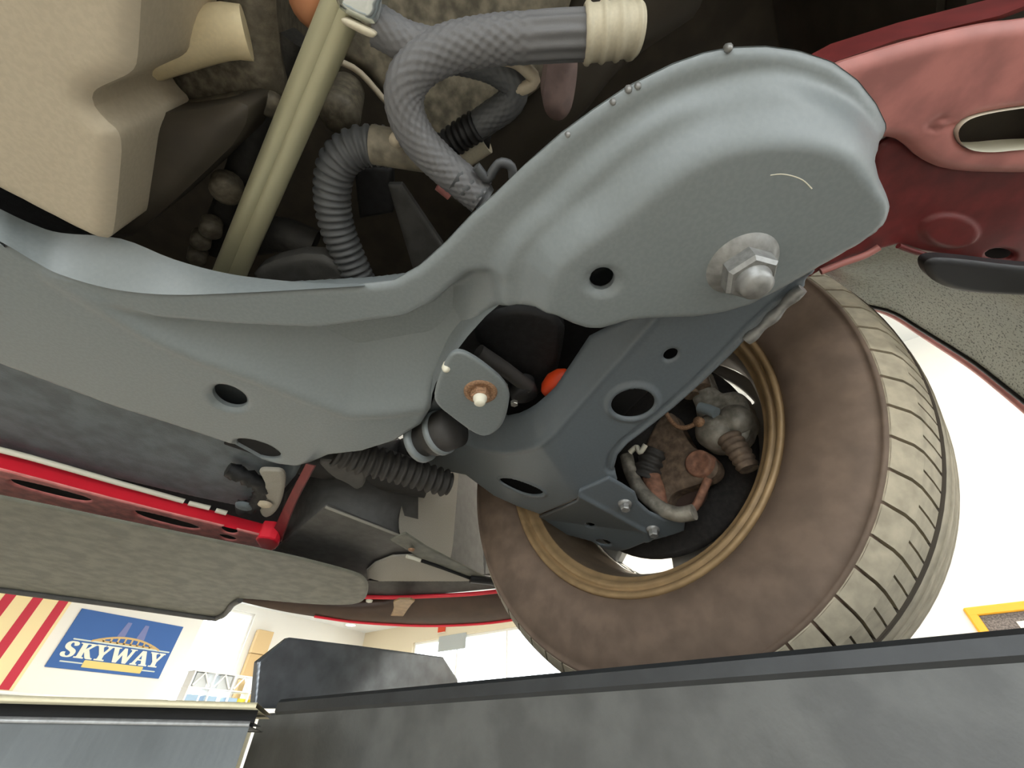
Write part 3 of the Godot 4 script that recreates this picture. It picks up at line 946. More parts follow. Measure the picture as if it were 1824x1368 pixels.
# ------------------------------------------------------------------ red painted body behind the subframe
func red_body():
	var t := thing("floor_rail", "red painted chassis rail of the car body with an oval slot beside the subframe", "car body", Vector3(0.3, 0.36, 0.25))
	var f := fy(0.362)
	var hole := chaikin(uvs(f, [1700, 238, 1714, 216, 1745, 203, 1824, 190, 1900, 184, 1900, 264, 1824, 266, 1760, 273, 1716, 266]), 2)
	var dent := ellipse(f, 1680, 219, 24, 9, -12)
	var hfn := func(p: Vector2, sd: float) -> float:
		return -0.0025 * (1.0 - smoothstep(0.0, 0.002, absf(sdf(p, dent)))) + 0.003 * (1.0 - smoothstep(0.0, 0.007, absf(sdf(p, hole))))
	put("rail_face", plate(f, chaikin(uvs(f, [1440, 150, 1480, 122, 1600, 84, 1700, 58, 1780, 42, 1830, 38, 1930, 20, 3000, -546, 3000, -136, 1930, 312, 1760, 312, 1690, 306, 1648, 288, 1615, 256, 1590, 246, 1540, 250, 1460, 240]), 1), 0.010, 0.008, 0.0035, [hole], hfn), M.red_floor, t)
	var mid := Vector2.ZERO
	for q in hole: mid += q / hole.size()
	var inner := PackedVector2Array()
	for q in hole: inner.append(mid + (q - mid) * 0.975)
	put("slot_edge", loft([close(on_uv(f, inner, 0.001)), close(on_uv(f, inner, -0.024))]), M.cream, t)
	put("rail_side", loft([pts3([1420, 150, 0.372, 1480, 112, 0.372, 1600, 70, 0.372, 1780, 28, 0.372, 1930, -30, 0.372, 2900, -543, 0.372]), pts3([1420, 110, 0.40, 1480, 78, 0.40, 1600, 40, 0.40, 1780, -6, 0.40, 1930, -66, 0.40, 2900, -600, 0.40])], Vector3(0.004, 0.003, 0)), M.red_deep, t)
	var lid := f.duplicate()
	lid.o = Vector3(0, 0.40, 0)
	put("dark_backing", plate(lid, uvs(lid, [1600, 240, 1700, 120, 1960, 60, 2800, -380, 2800, -30, 1960, 330, 1640, 330]), 0.004, 0.0, 0.01), M.brown_dark, t)
	var g := fy(0.378)
	var sh := chaikin(uvs(g, [1380, 540, 1440, 500, 1500, 420, 1555, 330, 1562, 262, 1600, 240, 1640, 280, 1700, 300, 1930, 290, 2900, -117, 2900, 156, 1930, 492, 1824, 476, 1650, 452, 1598, 436, 1590, 440, 1540, 452, 1490, 470, 1455, 486]), 1)
	var disc := ellipse(g, 1690, 410, 52, 30, 5)
	var hfn2 := func(p: Vector2, sd: float) -> float:
		return 0.004 * smoothstep(-0.002, 0.003, sdf(p, disc))
	put("lower_flange", plate(g, sh, 0.006, 0.003, 0.004, [ellipse(g, 1783, 455, 26, 11, 3)], hfn2), M.red_deep, t)
	put("hole_shade_sheet", plate(fy(0.395), uvs(fy(0.395), [1740, 430, 1830, 436, 1826, 480, 1744, 474]), 0.002, 0.0, 0.006), M.gap_shade, t)  # black plate added so the flange hole looks dark inside
	put("flange_edge", tube(even(spline(pts([1462, 484, 1500, 469, 1540, 455, 1566, 440], 0.372), 6), 0.005), func(s, an): return 0.0035, 8), M.red_floor, t)
	put("flange_edge", tube(even(spline(pts([1600, 438, 1650, 454, 1740, 466, 1824, 478, 1930, 492, 2900, 156], 0.374), 6), 0.006), func(s, an): return 0.0025, 8), M.red_deep, t)
	var p := thing("rubber_pad", "black rubber pad tucked under the red rail at the edge of the liner", "rubber pad", Vector3(0.45, 0.35, 0.25))
	var h := fy(0.330)
	put("pad", plate(h, chaikin(uvs(h, [1650, 462, 1700, 462, 1824, 478, 1930, 482, 2500, 290, 2500, 354, 1930, 532, 1824, 529, 1720, 524, 1672, 508, 1650, 488]), 2), 0.012, 0.004, 0.004), M.black_lip, p)
	# floor pan and engine bay shut out the light from above
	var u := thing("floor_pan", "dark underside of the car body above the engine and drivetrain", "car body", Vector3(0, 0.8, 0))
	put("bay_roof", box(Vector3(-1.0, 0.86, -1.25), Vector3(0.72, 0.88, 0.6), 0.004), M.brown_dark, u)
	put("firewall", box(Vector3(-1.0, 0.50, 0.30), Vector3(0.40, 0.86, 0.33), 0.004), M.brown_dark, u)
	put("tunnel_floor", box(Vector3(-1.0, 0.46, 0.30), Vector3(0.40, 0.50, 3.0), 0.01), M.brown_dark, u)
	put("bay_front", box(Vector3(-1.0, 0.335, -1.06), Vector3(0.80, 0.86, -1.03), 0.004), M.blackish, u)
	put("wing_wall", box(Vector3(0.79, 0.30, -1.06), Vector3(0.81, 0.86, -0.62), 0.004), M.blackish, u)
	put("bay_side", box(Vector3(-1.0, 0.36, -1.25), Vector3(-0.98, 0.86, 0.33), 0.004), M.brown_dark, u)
func on_uv(f: Dictionary, p: PackedVector2Array, h: float) -> Array:
	var out := []
	for q in p: out.append((f.o as Vector3) + (f.u as Vector3) * q.x + (f.v as Vector3) * q.y + (f.n as Vector3) * h)
	return out
func close(a: Array) -> Array:
	a.append(a[0])
	return a

# ------------------------------------------------------------------ front end: radiator support, undertray, bumper corner
func front_end():
	var p := thing("fan_shroud", "blue-grey plastic fan shroud between the subframe and the red crossbar", "shroud", Vector3(0.2, 0.32, -0.8))
	var f := fy(0.322)
	put("panel", plate(f, chaikin(widen(uvs(f, [-140, 540, 0, 610, 300, 720, 440, 770, 540, 822, 520, 860, 470, 905, 440, 908, 0, 806, -140, 772]), -0.6), 1), 0.012, 0.005, 0.008), M.plastic_blue, p)
	var k := fy(0.300)
	put("corner_bracket", plate(k, chaikin(uvs(k, [458, 838, 480, 838, 505, 840, 508, 862, 498, 905, 478, 925, 462, 918, 462, 898, 474, 868, 466, 852]), 2), 0.006, 0.003, 0.004), M.plastic_light, p)
	put("foam_edge", tube(even(spline(pts([405, 836, 440, 850, 468, 868, 452, 900, 425, 904], 0.306), 6), 0.006), func(s, a): return 0.011 + 0.003 * sin(s * 300.0 + a * 2.0), 8), M.blackish, p)
	put("screw", lathe(gy(472, 897, 0.297), Vector3.DOWN, [Vector2(0, 0.011), Vector2(0.003, 0.010), Vector2(0.005, 0.006), Vector2(0.005, 0)], 20), M.alu, p)
	put("screw", lathe(gy(436, 900, 0.300), Vector3.DOWN, [Vector2(0, 0.014), Vector2(0.004, 0.012), Vector2(0.006, 0.007), Vector2(0.004, 0)], 20), M.plastic_blue, p)
	var seal := thing("seal_strip", "thin pale seal strip along the top of the red crossbar", "seal", Vector3(0.15, 0.31, -0.85))
	for q in [[-140, 771, 0, 801, 100, 828, 200, 857, 328, 893], [336, 896, 374, 905], [384, 909, 404, 914]]:
		put("strip", tube(even(spline(pts(q, 0.308), 4), 0.02), func(s, a): return 0.0042, 8), M.cream, seal)
	# red radiator crossbar
	var t := thing("radiator_crossbar", "bright red radiator crossbar with long slots along its underside", "car body", Vector3(0.2, 0.28, -0.8))
	var g := fy(0.285)
	var slots := [chaikin(uvs(g, [10, 854, 40, 856, 150, 884, 168, 894, 140, 895, 30, 868]), 2), chaikin(uvs(g, [233, 909, 260, 912, 340, 933, 360, 943, 335, 944, 250, 923]), 2), ellipse(g, 408, 945, 15, 6, 14), ellipse(g, 405, 958, 16, 4, 14)]
	put("underside", plate(g, chaikin(widen(uvs(g, [-140, 803, 0, 837, 250, 903, 470, 955, 494, 962, 497, 970, 486, 980, 455, 975, 250, 935, 0, 884, -140, 856]), -0.6), 1), 0.003, 0.002, 0.0022, slots), M.red_dull, t)
	put("dark_backing", plate(fy(0.303), uvs(fy(0.303), [-140, 800, 0, 834, 460, 948, 450, 968, 0, 880, -140, 850]), 0.002, 0.0, 0.01), M.gap_shade, t)  # black sheet added as the shade inside the slots
	put("rear_face", loft([spline(pts3([-420, 704, 0.312, -140, 772, 0.312, 0, 806, 0.312, 250, 875, 0.312, 480, 936, 0.312]), 4), spline(pts3([-420, 737, 0.286, -140, 803, 0.286, 0, 836, 0.286, 250, 902, 0.286, 488, 959, 0.286]), 4)], Vector3(0, 0.002, -0.006)), M.red, t)
	put("end_cap", plate(g, chaikin(uvs(g, [452, 952, 488, 955, 500, 966, 488, 979, 468, 979]), 1), 0.03, 0.003, 0.004), M.red, t).transform.origin += Vector3(0, -0.004, 0)
	put("side_brace", loft([spline(pts3([484, 950, 0.300, 512, 890, 0.300, 545, 826, 0.300]), 6), spline(pts3([500, 966, 0.290, 524, 900, 0.290, 560, 830, 0.290]), 6)], Vector3(0.004, 0.004, -0.004)), M.red_deep, t)
	# undertray
	var u := thing("bumper_undertray", "broad grey-green plastic undertray below the front bumper, edge notched on the right", "undertray", Vector3(0.4, 0.25, -1.0))
	var h := fy(0.250)
	put("tray", plate(h, chaikin(widen(uvs(h, [-160, 858, 0, 886, 250, 938, 470, 982, 540, 997, 635, 1022, 652, 1033, 657, 1050, 648, 1076, 600, 1079, 540, 1076, 440, 1067, 424, 1067, 412, 1076, 400, 1093, 388, 1099, 370, 1098, 200, 1074, 0, 1048, -160, 1026]), -0.8), 2), 0.004, 0.004, 0.010), M.plastic, u)
	put("tray_lip", tube(even(spline(pts([-160, 1028, 0, 1050, 200, 1076, 370, 1100, 388, 1100, 402, 1093, 414, 1077, 428, 1069], 0.247), 5), 0.015), func(s, a): return 0.006, 8), M.plastic_dark, u)
	# bumper corner
	var b := thing("bumper_corner", "dark brown inside of the red bumper corner next to the tyre", "bumper", Vector3(0.75, 0.27, -0.8))
	var low := spline(pts([425, 1071, 520, 1092, 640, 1108, 760, 1114, 860, 1110, 935, 1100], 0.247), 6)
	var mid := spline(pts([440, 1058, 530, 1072, 645, 1084, 760, 1088, 850, 1084, 925, 1076], 0.262), 6)
	var top := spline(pts([450, 1048, 540, 1056, 645, 1064, 760, 1062, 840, 1059, 910, 1052], 0.290), 6)
	put("skin", loft([low, mid, top], Vector3(0.006, 0.002, -0.004)), M.bumper_inner, b)
	put("lower_edge", tube(even(spline(pts([560, 1098, 640, 1109, 760, 1115, 860, 1111, 935, 1101], 0.2455), 6), 0.02), func(s, a): return 0.0028, 8), M.red, b)
	put("upper_edge", tube(even(spline(pts([640, 1063, 700, 1064, 760, 1062, 840, 1058, 915, 1050], 0.282), 6), 0.015), func(s, a): return 0.0046, 8), M.red, b)
	put("stay", plate(fy(0.256), chaikin(uvs(fy(0.256), [700, 1068, 742, 1068, 730, 1080, 712, 1108, 690, 1104, 702, 1088]), 1), 0.004, 0.001, 0.004), M.rim, b)
	put("clip", lathe(gy(658, 1069, 0.272), Vector3.DOWN, [Vector2(0, 0.008), Vector2(0.004, 0.007), Vector2(0.006, 0)], 14), M.cream, b)
	put("dark_lip", loft([spline(pts3([645, 1033, 0.300, 700, 1036, 0.300, 780, 1034, 0.300, 880, 1022, 0.300]), 6), spline(pts3([640, 1060, 0.286, 700, 1061, 0.286, 780, 1058, 0.286, 905, 1046, 0.286]), 6)], Vector3(0.003, 0.003, -0.003)), M.plastic_dark, b)

# ------------------------------------------------------------------ liner pieces ahead of the tyre
func front_liner():
	var t := thing("splash_shield", "folded dark grey plastic splash shield between undertray and tyre", "splash shield", Vector3(0.45, 0.29, -0.65))
	var f := fy(0.292)
	put("lower_panel", plate(f, uvs(f, [492, 976, 535, 940, 582, 901, 640, 925, 712, 953, 745, 985, 700, 1010, 655, 1034, 600, 1015]), 0.004, 0.003, 0.006), M.plastic_dark, t)
	put("upper_panel", loft([pts3([490, 974, 0.294, 582, 900, 0.294, 712, 953, 0.294, 745, 975, 0.294]), pts3([508, 880, 0.37, 560, 822, 0.40, 690, 800, 0.42, 745, 820, 0.42])], Vector3(0.002, 0.004, -0.004)), M.plastic_dark, t)
	put("fold", tube(PackedVector3Array(pts([580, 903, 640, 926, 712, 954], 0.291)), func(s, a): return 0.0025, 8), M.plastic_light, t)
	var g := fy(0.284)
	put("side_panel", plate(g, chaikin(uvs(g, [655, 1036, 652, 1010, 715, 985, 790, 1005, 870, 1032, 850, 1036, 740, 1036]), 1), 0.004, 0.002, 0.006), M.plastic_light, t)
	var d := thing("air_duct", "pale grey plastic air duct standing in front of the tyre", "duct", Vector3(0.6, 0.3, -0.57))
	put("rear_panel", loft([spline(pts_z([735, 840, 722, 880, 712, 915, 712, 945, 722, 965], -0.560), 4), spline(pts_z([818, 825, 814, 880, 810, 930, 806, 975, 800, 1004], -0.585), 4)], Vector3(0.003, 0, -0.004)), M.plastic_light, d)
	put("side_panel", loft([spline(pts_z([818, 825, 814, 880, 810, 930, 806, 975, 800, 1004], -0.585), 4), spline(pts_z([896, 840, 890, 900, 886, 950, 886, 1000, 892, 1046], -0.64), 4)], Vector3(0.003, 0, -0.004)), M.plastic_dark, d)
	put("flap", plate(fy(0.279), uvs(fy(0.279), [694, 962, 722, 950, 760, 975, 868, 1030, 862, 1037, 820, 1022, 745, 992]), 0.003, 0.001, 0.004), M.plastic, d)
	put("slit", tube(PackedVector3Array(pts([752, 999, 790, 1012, 838, 1030], 0.278)), func(s, a): return 0.0036, 8), M.gap_shade, d)  # solid black rod in place of the dark opening
	put("clip", tube(PackedVector3Array(pts([724, 991, 736, 994, 748, 998], 0.277)), func(s, a): return 0.0035, 8), M.cream, d)  # no real clip: cream colour for daylight showing through a gap
	put("pin", lathe(gy(733, 978, 0.277), Vector3.DOWN, [Vector2(0, 0.006), Vector2(0.003, 0.005), Vector2(0.004, 0)], 12), M.rust, d)
	put("dark_end", tube(PackedVector3Array(pts([838, 1030, 875, 1034, 890, 1040], 0.276)), func(s, a): return 0.009, 10), M.black_lip, d)
	# steering rack bellows
	var b := thing("steering_bellows", "ribbed black rubber steering rack bellows under the arm's front bush", "bellows", Vector3(0.3, 0.34, -0.45))
	put("boot", tube(even(spline(pts3([600, 800, 0.335, 650, 818, 0.335, 700, 832, 0.335, 745, 846, 0.335, 800, 862, 0.335]), 8), 0.0022), func(s, a): return 0.0235 - s * 0.02 + 0.0034 * sin(s * TAU / 0.0125), 20), M.rubber, b)
	put("mount", plate(fy(0.318), chaikin(uvs(fy(0.318), [560, 818, 600, 822, 655, 838, 648, 868, 634, 874, 618, 862, 590, 850]), 1), 0.012, 0.003, 0.004), M.plastic_dark, b)
	put("rack_tube", tube(PackedVector3Array(pts([540, 822, 620, 840, 760, 866], 0.372)), func(s, a): return 0.022, 16), M.rubber, b)
func pts_z(a: Array, z: float) -> Array:
	var out := []
	for k in range(0, a.size(), 2): out.append(gz(a[k], a[k + 1], z))
	return out

# ------------------------------------------------------------------ engine and gearbox
func engine():
	var t := thing("oil_pan", "large beige cast oil pan with a stepped side at the upper left", "oil pan", Vector3(-0.1, 0.32, -0.25))
	var f := fy(0.318)
	put("pan", plate(f, chaikin(widen(uvs(f, [-260, -180, 246, -180, 236, 0, 232, 100, 226, 132, 180, 152, 150, 166, 148, 190, 176, 222, 206, 244, 200, 330, 192, 420, 184, 434, 160, 428, 0, 346, -260, 214]), -0.42), 2), 0.10, 0.010, 0.0045), M.alu, t)
	var g := fy(0.372)
	put("side_wall", plate(g, chaikin(uvs(g, [120, 60, 215, 210, 330, 205, 440, 180, 420, 250, 350, 318, 262, 400, 210, 440, 120, 420]), 1), 0.08, 0.014, 0.006), M.brown_dark, t)
	var c := thing("gearbox_case", "ribbed brownish gearbox casing with a bright edge behind the oil pan", "gearbox", Vector3(-0.1, 0.42, -0.15))
	var h := fy(0.425)
	put("case", plate(h, chaikin(uvs(h, [180, -120, 470, -140, 480, 60, 500, 180, 470, 200, 380, 215, 250, 232, 190, 180, 200, 60]), 1), 0.12, 0.02, 0.007), M.alu_dark, c)
	put("rib", tube(even(spline(pts3([215, 112, 0.405, 300, 84, 0.405, 390, 58, 0.405, 440, 60, 0.41]), 6), 0.01), func(s, a): return 0.017, 16), mat(c8(214, 198, 160), 0.5, 0.1, "grain", 8.0), c)
	put("rib", tube(even(spline(pts3([232, 222, 0.418, 330, 205, 0.418, 440, 186, 0.42]), 6), 0.01), func(s, a): return 0.010, 12), M.alu_dark, c)
	put("post", tube(even(spline(pts3([520, 60, 0.46, 475, 190, 0.46, 430, 320, 0.46, 380, 440, 0.46]), 6), 0.012), func(s, a): return 0.017, 12), M.dark, c)
	for q in [[404, 336, 0.015], [376, 406, 0.011], [358, 428, 0.010], [352, 456, 0.010], [482, 184, 0.010]]:
		put("bolt", lathe(gy(q[0], q[1], 0.43), Vector3(0.3, -1, 0.2), [Vector2(-0.01, q[2]), Vector2(0.006, q[2]), Vector2(0.009, q[2] * 0.7), Vector2(0.009, 0)], 16), M.alu_dark, c)
	# cast engine block face
	var e := thing("engine_block", "rough cast aluminium engine block face behind the braided hose", "engine", Vector3(0.05, 0.53, -0.05))
	var k := fy(0.525)
	put("face", plate(k, chaikin(uvs(k, [560, -200, 1080, -200, 1020, 0, 990, 90, 985, 140, 950, 170, 880, 225, 830, 262, 795, 262, 740, 228, 690, 180, 640, 125, 600, 110, 600, 30]), 1), 0.10, 0.012, 0.006), M.alu_rough, e)
	put("gasket_rim", tube(even(spline(pts([598, 108, 640, 128, 692, 186, 742, 232, 800, 266], 0.517), 6), 0.008), func(s, a): return 0.0032, 8), M.alu, e)
	var r := thing("support_rod", "long olive-gold twin-tube support rod crossing the engine bay", "rod", Vector3(0, 0.4, -0.25))
	for o in [-1.0, 1.0]:
		var a := gy(632 + o * 13, -40, 0.405)
		var b := gy(408 + o * 13, 490, 0.405)
		put("tube", tube(even(PackedVector3Array([a, b]), 0.02), func(s, an): return 0.0098, 16), M.rod, r)
	var cl := thing("rod_clamp", "shiny chrome clamp gripping the top end of the gold rod", "clamp", Vector3(0, 0.39, -0.05))
	var m := fy(0.386)
	put("band", plate(m, chaikin(uvs(m, [606, -30, 680, -30, 676, 20, 668, 48, 640, 40, 606, 22, 592, 4]), 1), 0.03, 0.006, 0.004), M.chrome, cl)
	put("ear", plate(fy(0.384), chaikin(uvs(fy(0.384), [608, 30, 640, 44, 672, 60, 664, 70, 636, 58, 604, 40]), 1), 0.01, 0.002, 0.003), M.white_plastic, cl)
	var co := thing("copper_fitting", "small copper coloured fitting at the top edge left of the rod clamp", "fitting", gy(560, 8, 0.42))
	put("cap", lathe(gy(560, 6, 0.42), Vector3(0.3, -1, 0), [Vector2(-0.02, 0.018), Vector2(0.0, 0.018), Vector2(0.008, 0.012), Vector2(0.008, 0)], 20), M.copper, co)
	var kn := thing("drain_plug", "round dull plug behind the middle of the gold rod", "plug", gy(604, 205, 0.47))
	put("head", lathe(gy(604, 205, 0.47), Vector3(0.2, -1, -0.1), [Vector2(-0.05, 0.017), Vector2(-0.004, 0.02), Vector2(0.004, 0.018), Vector2(0.008, 0.01), Vector2(0.008, 0)], 20), M.alu_dark, kn)
	var ex := thing("exhaust_pipe", "dark rusty exhaust pipe in the shade above the subframe neck", "exhaust", Vector3(0.12, 0.6, 0))
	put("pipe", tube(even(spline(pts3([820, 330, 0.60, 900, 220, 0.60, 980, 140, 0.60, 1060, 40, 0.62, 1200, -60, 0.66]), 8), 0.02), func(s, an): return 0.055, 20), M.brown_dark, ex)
	var br := thing("engine_mount_arm", "rounded dusty pinkish-grey mount arm under the pale hose fitting", "engine mount", Vector3(0.08, 0.44, 0))
	var w := fy(0.445)
	put("arm", plate(w, chaikin(uvs(w, [984, 60, 1030, 50, 1032, 120, 1026, 170, 1018, 206, 998, 224, 976, 214, 966, 186, 974, 140]), 2), 0.06, 0.012, 0.004), mat(c8(140, 118, 112), 0.7, 0.0, "blotch", 12.0), br)
	# dark stays deep in the bay
	var st := thing("inner_stay", "dark slanting sheet stay deep between conduit and subframe neck", "stay", Vector3(0.1, 0.5, -0.25))
	var y := fy(0.46)
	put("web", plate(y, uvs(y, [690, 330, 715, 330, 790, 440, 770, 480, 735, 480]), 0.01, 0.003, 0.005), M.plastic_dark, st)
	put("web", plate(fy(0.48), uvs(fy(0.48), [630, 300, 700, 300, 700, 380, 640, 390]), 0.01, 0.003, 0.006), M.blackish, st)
	var hn := thing("lower_bracket", "grey shaded bracket low between gold rod and corrugated conduit", "bracket", Vector3(0.05, 0.42, -0.4))
	var z := fy(0.40)
	put("foot", plate(z, chaikin(uvs(z, [440, 500, 470, 470, 560, 450, 612, 478, 640, 520, 540, 530]), 1), 0.02, 0.006, 0.005), M.plastic_dark, hn)
	put("hub", tube(even(spline(pts3([440, 425, 0.44, 500, 418, 0.44, 560, 440, 0.44]), 6), 0.01), func(s, an): return 0.02, 12), M.dark, hn)

# ------------------------------------------------------------------ hoses
func hoses():
	var t := thing("braided_hose", "grey braided sleeve hose bending down in front of the engine block", "hose", Vector3(0.03, 0.4, -0.05))
	var weave := func(r: float, gather: float):
		return func(s, a):
			var fold := clampf((gather - s) / 0.03, 0.0, 1.0) if gather > 0.0 else 0.0
			return r * (1.0 + lerpf(0.03 * sin(a * 14.0 + s * 620.0), 0.05 * sin(a * 11.0), fold) + 0.018 * sin(a * 14.0 - s * 620.0) * (1.0 - fold))
	var main := even(spline(pts3([1052, 62, 0.40, 1000, 64, 0.40, 940, 68, 0.40, 870, 74, 0.40, 800, 88, 0.398, 748, 116, 0.395, 722, 156, 0.393, 724, 205, 0.392, 748, 252, 0.392, 786, 292, 0.392, 822, 322, 0.39, 858, 352, 0.386]), 10), 0.0016)
	put("sleeve", tube(main, weave.call(0.0155, 0.065), 72), M.hose, t)
	put("branch", tube(even(spline(pts3([668, 44, 0.405, 690, 56, 0.405, 730, 78, 0.404, 790, 92, 0.402]), 8), 0.0018), weave.call(0.0135, 0.0), 64), M.hose, t)
	put("binding", tube(even(spline(pts3([812, 316, 0.388, 838, 336, 0.386, 868, 358, 0.383]), 6), 0.002), func(s, a): return 0.0125 + 0.0012 * sin(s * 500.0 + a), 20), M.conduit, t)
	var fi := thing("hose_fitting", "pale ribbed hose fitting at the right end of the braided hose", "fitting", Vector3(0.06, 0.4, 0))
	put("collar", tube(even(spline(pts3([1040, 62, 0.40, 1075, 58, 0.40, 1105, 55, 0.40, 1135, 54, 0.402]), 8), 0.0012), func(s, a): return 0.0175 + 0.0018 * smoothstep(0.2, 0.8, sin(s * 560.0)) - 0.05 * maxf(0.0, s - 0.02), 32), M.white_plastic, fi)
	var l := thing("coolant_hose", "thinner dark braided hose looping right behind the main sleeve", "hose", Vector3(0.06, 0.43, -0.03))
	put("loop", tube(even(spline(pts3([770, 96, 0.43, 830, 104, 0.43, 885, 122, 0.43, 915, 152, 0.43, 906, 184, 0.432, 868, 212, 0.435, 830, 238, 0.438]), 10), 0.0016), weave.call(0.0125, 0.0), 64), M.conduit, l)
	put("ribbed_end", tube(even(spline(pts3([850, 224, 0.432, 818, 244, 0.434, 786, 268, 0.436]), 8), 0.0012), func(s, a): return 0.0115 + 0.0022 * smoothstep(-0.3, 0.5, sin(s * TAU / 0.006)), 24), M.blackish, l)
	var c := thing("conduit", "black corrugated conduit curving down behind the crossmember", "conduit", Vector3(0.05, 0.42, -0.25))
	put("corrugation", tube(even(spline(pts3([690, 262, 0.435, 640, 262, 0.432, 603, 290, 0.428, 592, 340, 0.424, 598, 395, 0.42, 618, 450, 0.416, 650, 520, 0.41]), 10), 0.0011), func(s, a): return 0.0160 + 0.0024 * smoothstep(-0.4, 0.4, sin(s * TAU / 0.0075)), 32), M.conduit, c)
	var p := thing("alloy_pipe", "mottled cast alloy pipe stub above the corrugated conduit", "pipe", Vector3(0.05, 0.43, -0.18))
	put("stub", tube(even(spline(pts3([664, 258, 0.425, 700, 264, 0.425, 760, 274, 0.43]), 6), 0.006), func(s, a): return 0.0168, 24), M.alu_rough, p)
	put("lug", lathe(gy(705, 250, 0.408), Vector3.DOWN, [Vector2(-0.006, 0.006), Vector2(0.001, 0.006), Vector2(0.002, 0)], 14), M.alu, p)
	var q := thing("sensor_barrel", "pale cylindrical sensor barrel beside the ribbed hose end", "sensor", Vector3(0.08, 0.44, -0.12))
	put("barrel", tube(even(PackedVector3Array(pts3([790, 294, 0.46, 824, 268, 0.46, 862, 243, 0.46])), 0.01), func(s, a): return 0.0165, 24), M.white_plastic, q)
	put("cap", lathe(gy(864, 242, 0.457), ray(864, 242).cross(Vector3.UP).normalized(), [Vector2(-0.004, 0.012), Vector2(0.006, 0.011), Vector2(0.006, 0)], 20), M.blackish, q)
	var k := thing("pipe_clip", "bright bent metal clip holding the looped hose", "clip", Vector3(0.08, 0.42, 0))
	put("hook", tube(even(spline(pts3([884, 104, 0.42, 915, 108, 0.418, 940, 126, 0.418, 952, 144, 0.42, 930, 158, 0.422, 912, 156, 0.424]), 8), 0.003), func(s, a): return 0.0052, 12), M.alu, k)
	var j := thing("hose_clip", "grey plastic hose clip by the subframe neck edge", "clip", Vector3(0.1, 0.38, -0.12))
	put("hook", tube(even(spline(pts3([848, 296, 0.38, 868, 318, 0.38, 880, 302, 0.38, 892, 290, 0.38, 910, 296, 0.38, 914, 316, 0.38]), 8), 0.003), func(s, a): return 0.0042, 12), M.conduit, j)
	var rp := thing("red_plug", "small red plug in the dark below the alloy pipe", "plug", gy(790, 338, 0.44))
	put("pin", tube(PackedVector3Array(pts([780, 330, 792, 340, 802, 348], 0.44)), func(s, a): return 0.0055, 10), M.red_floor, rp)

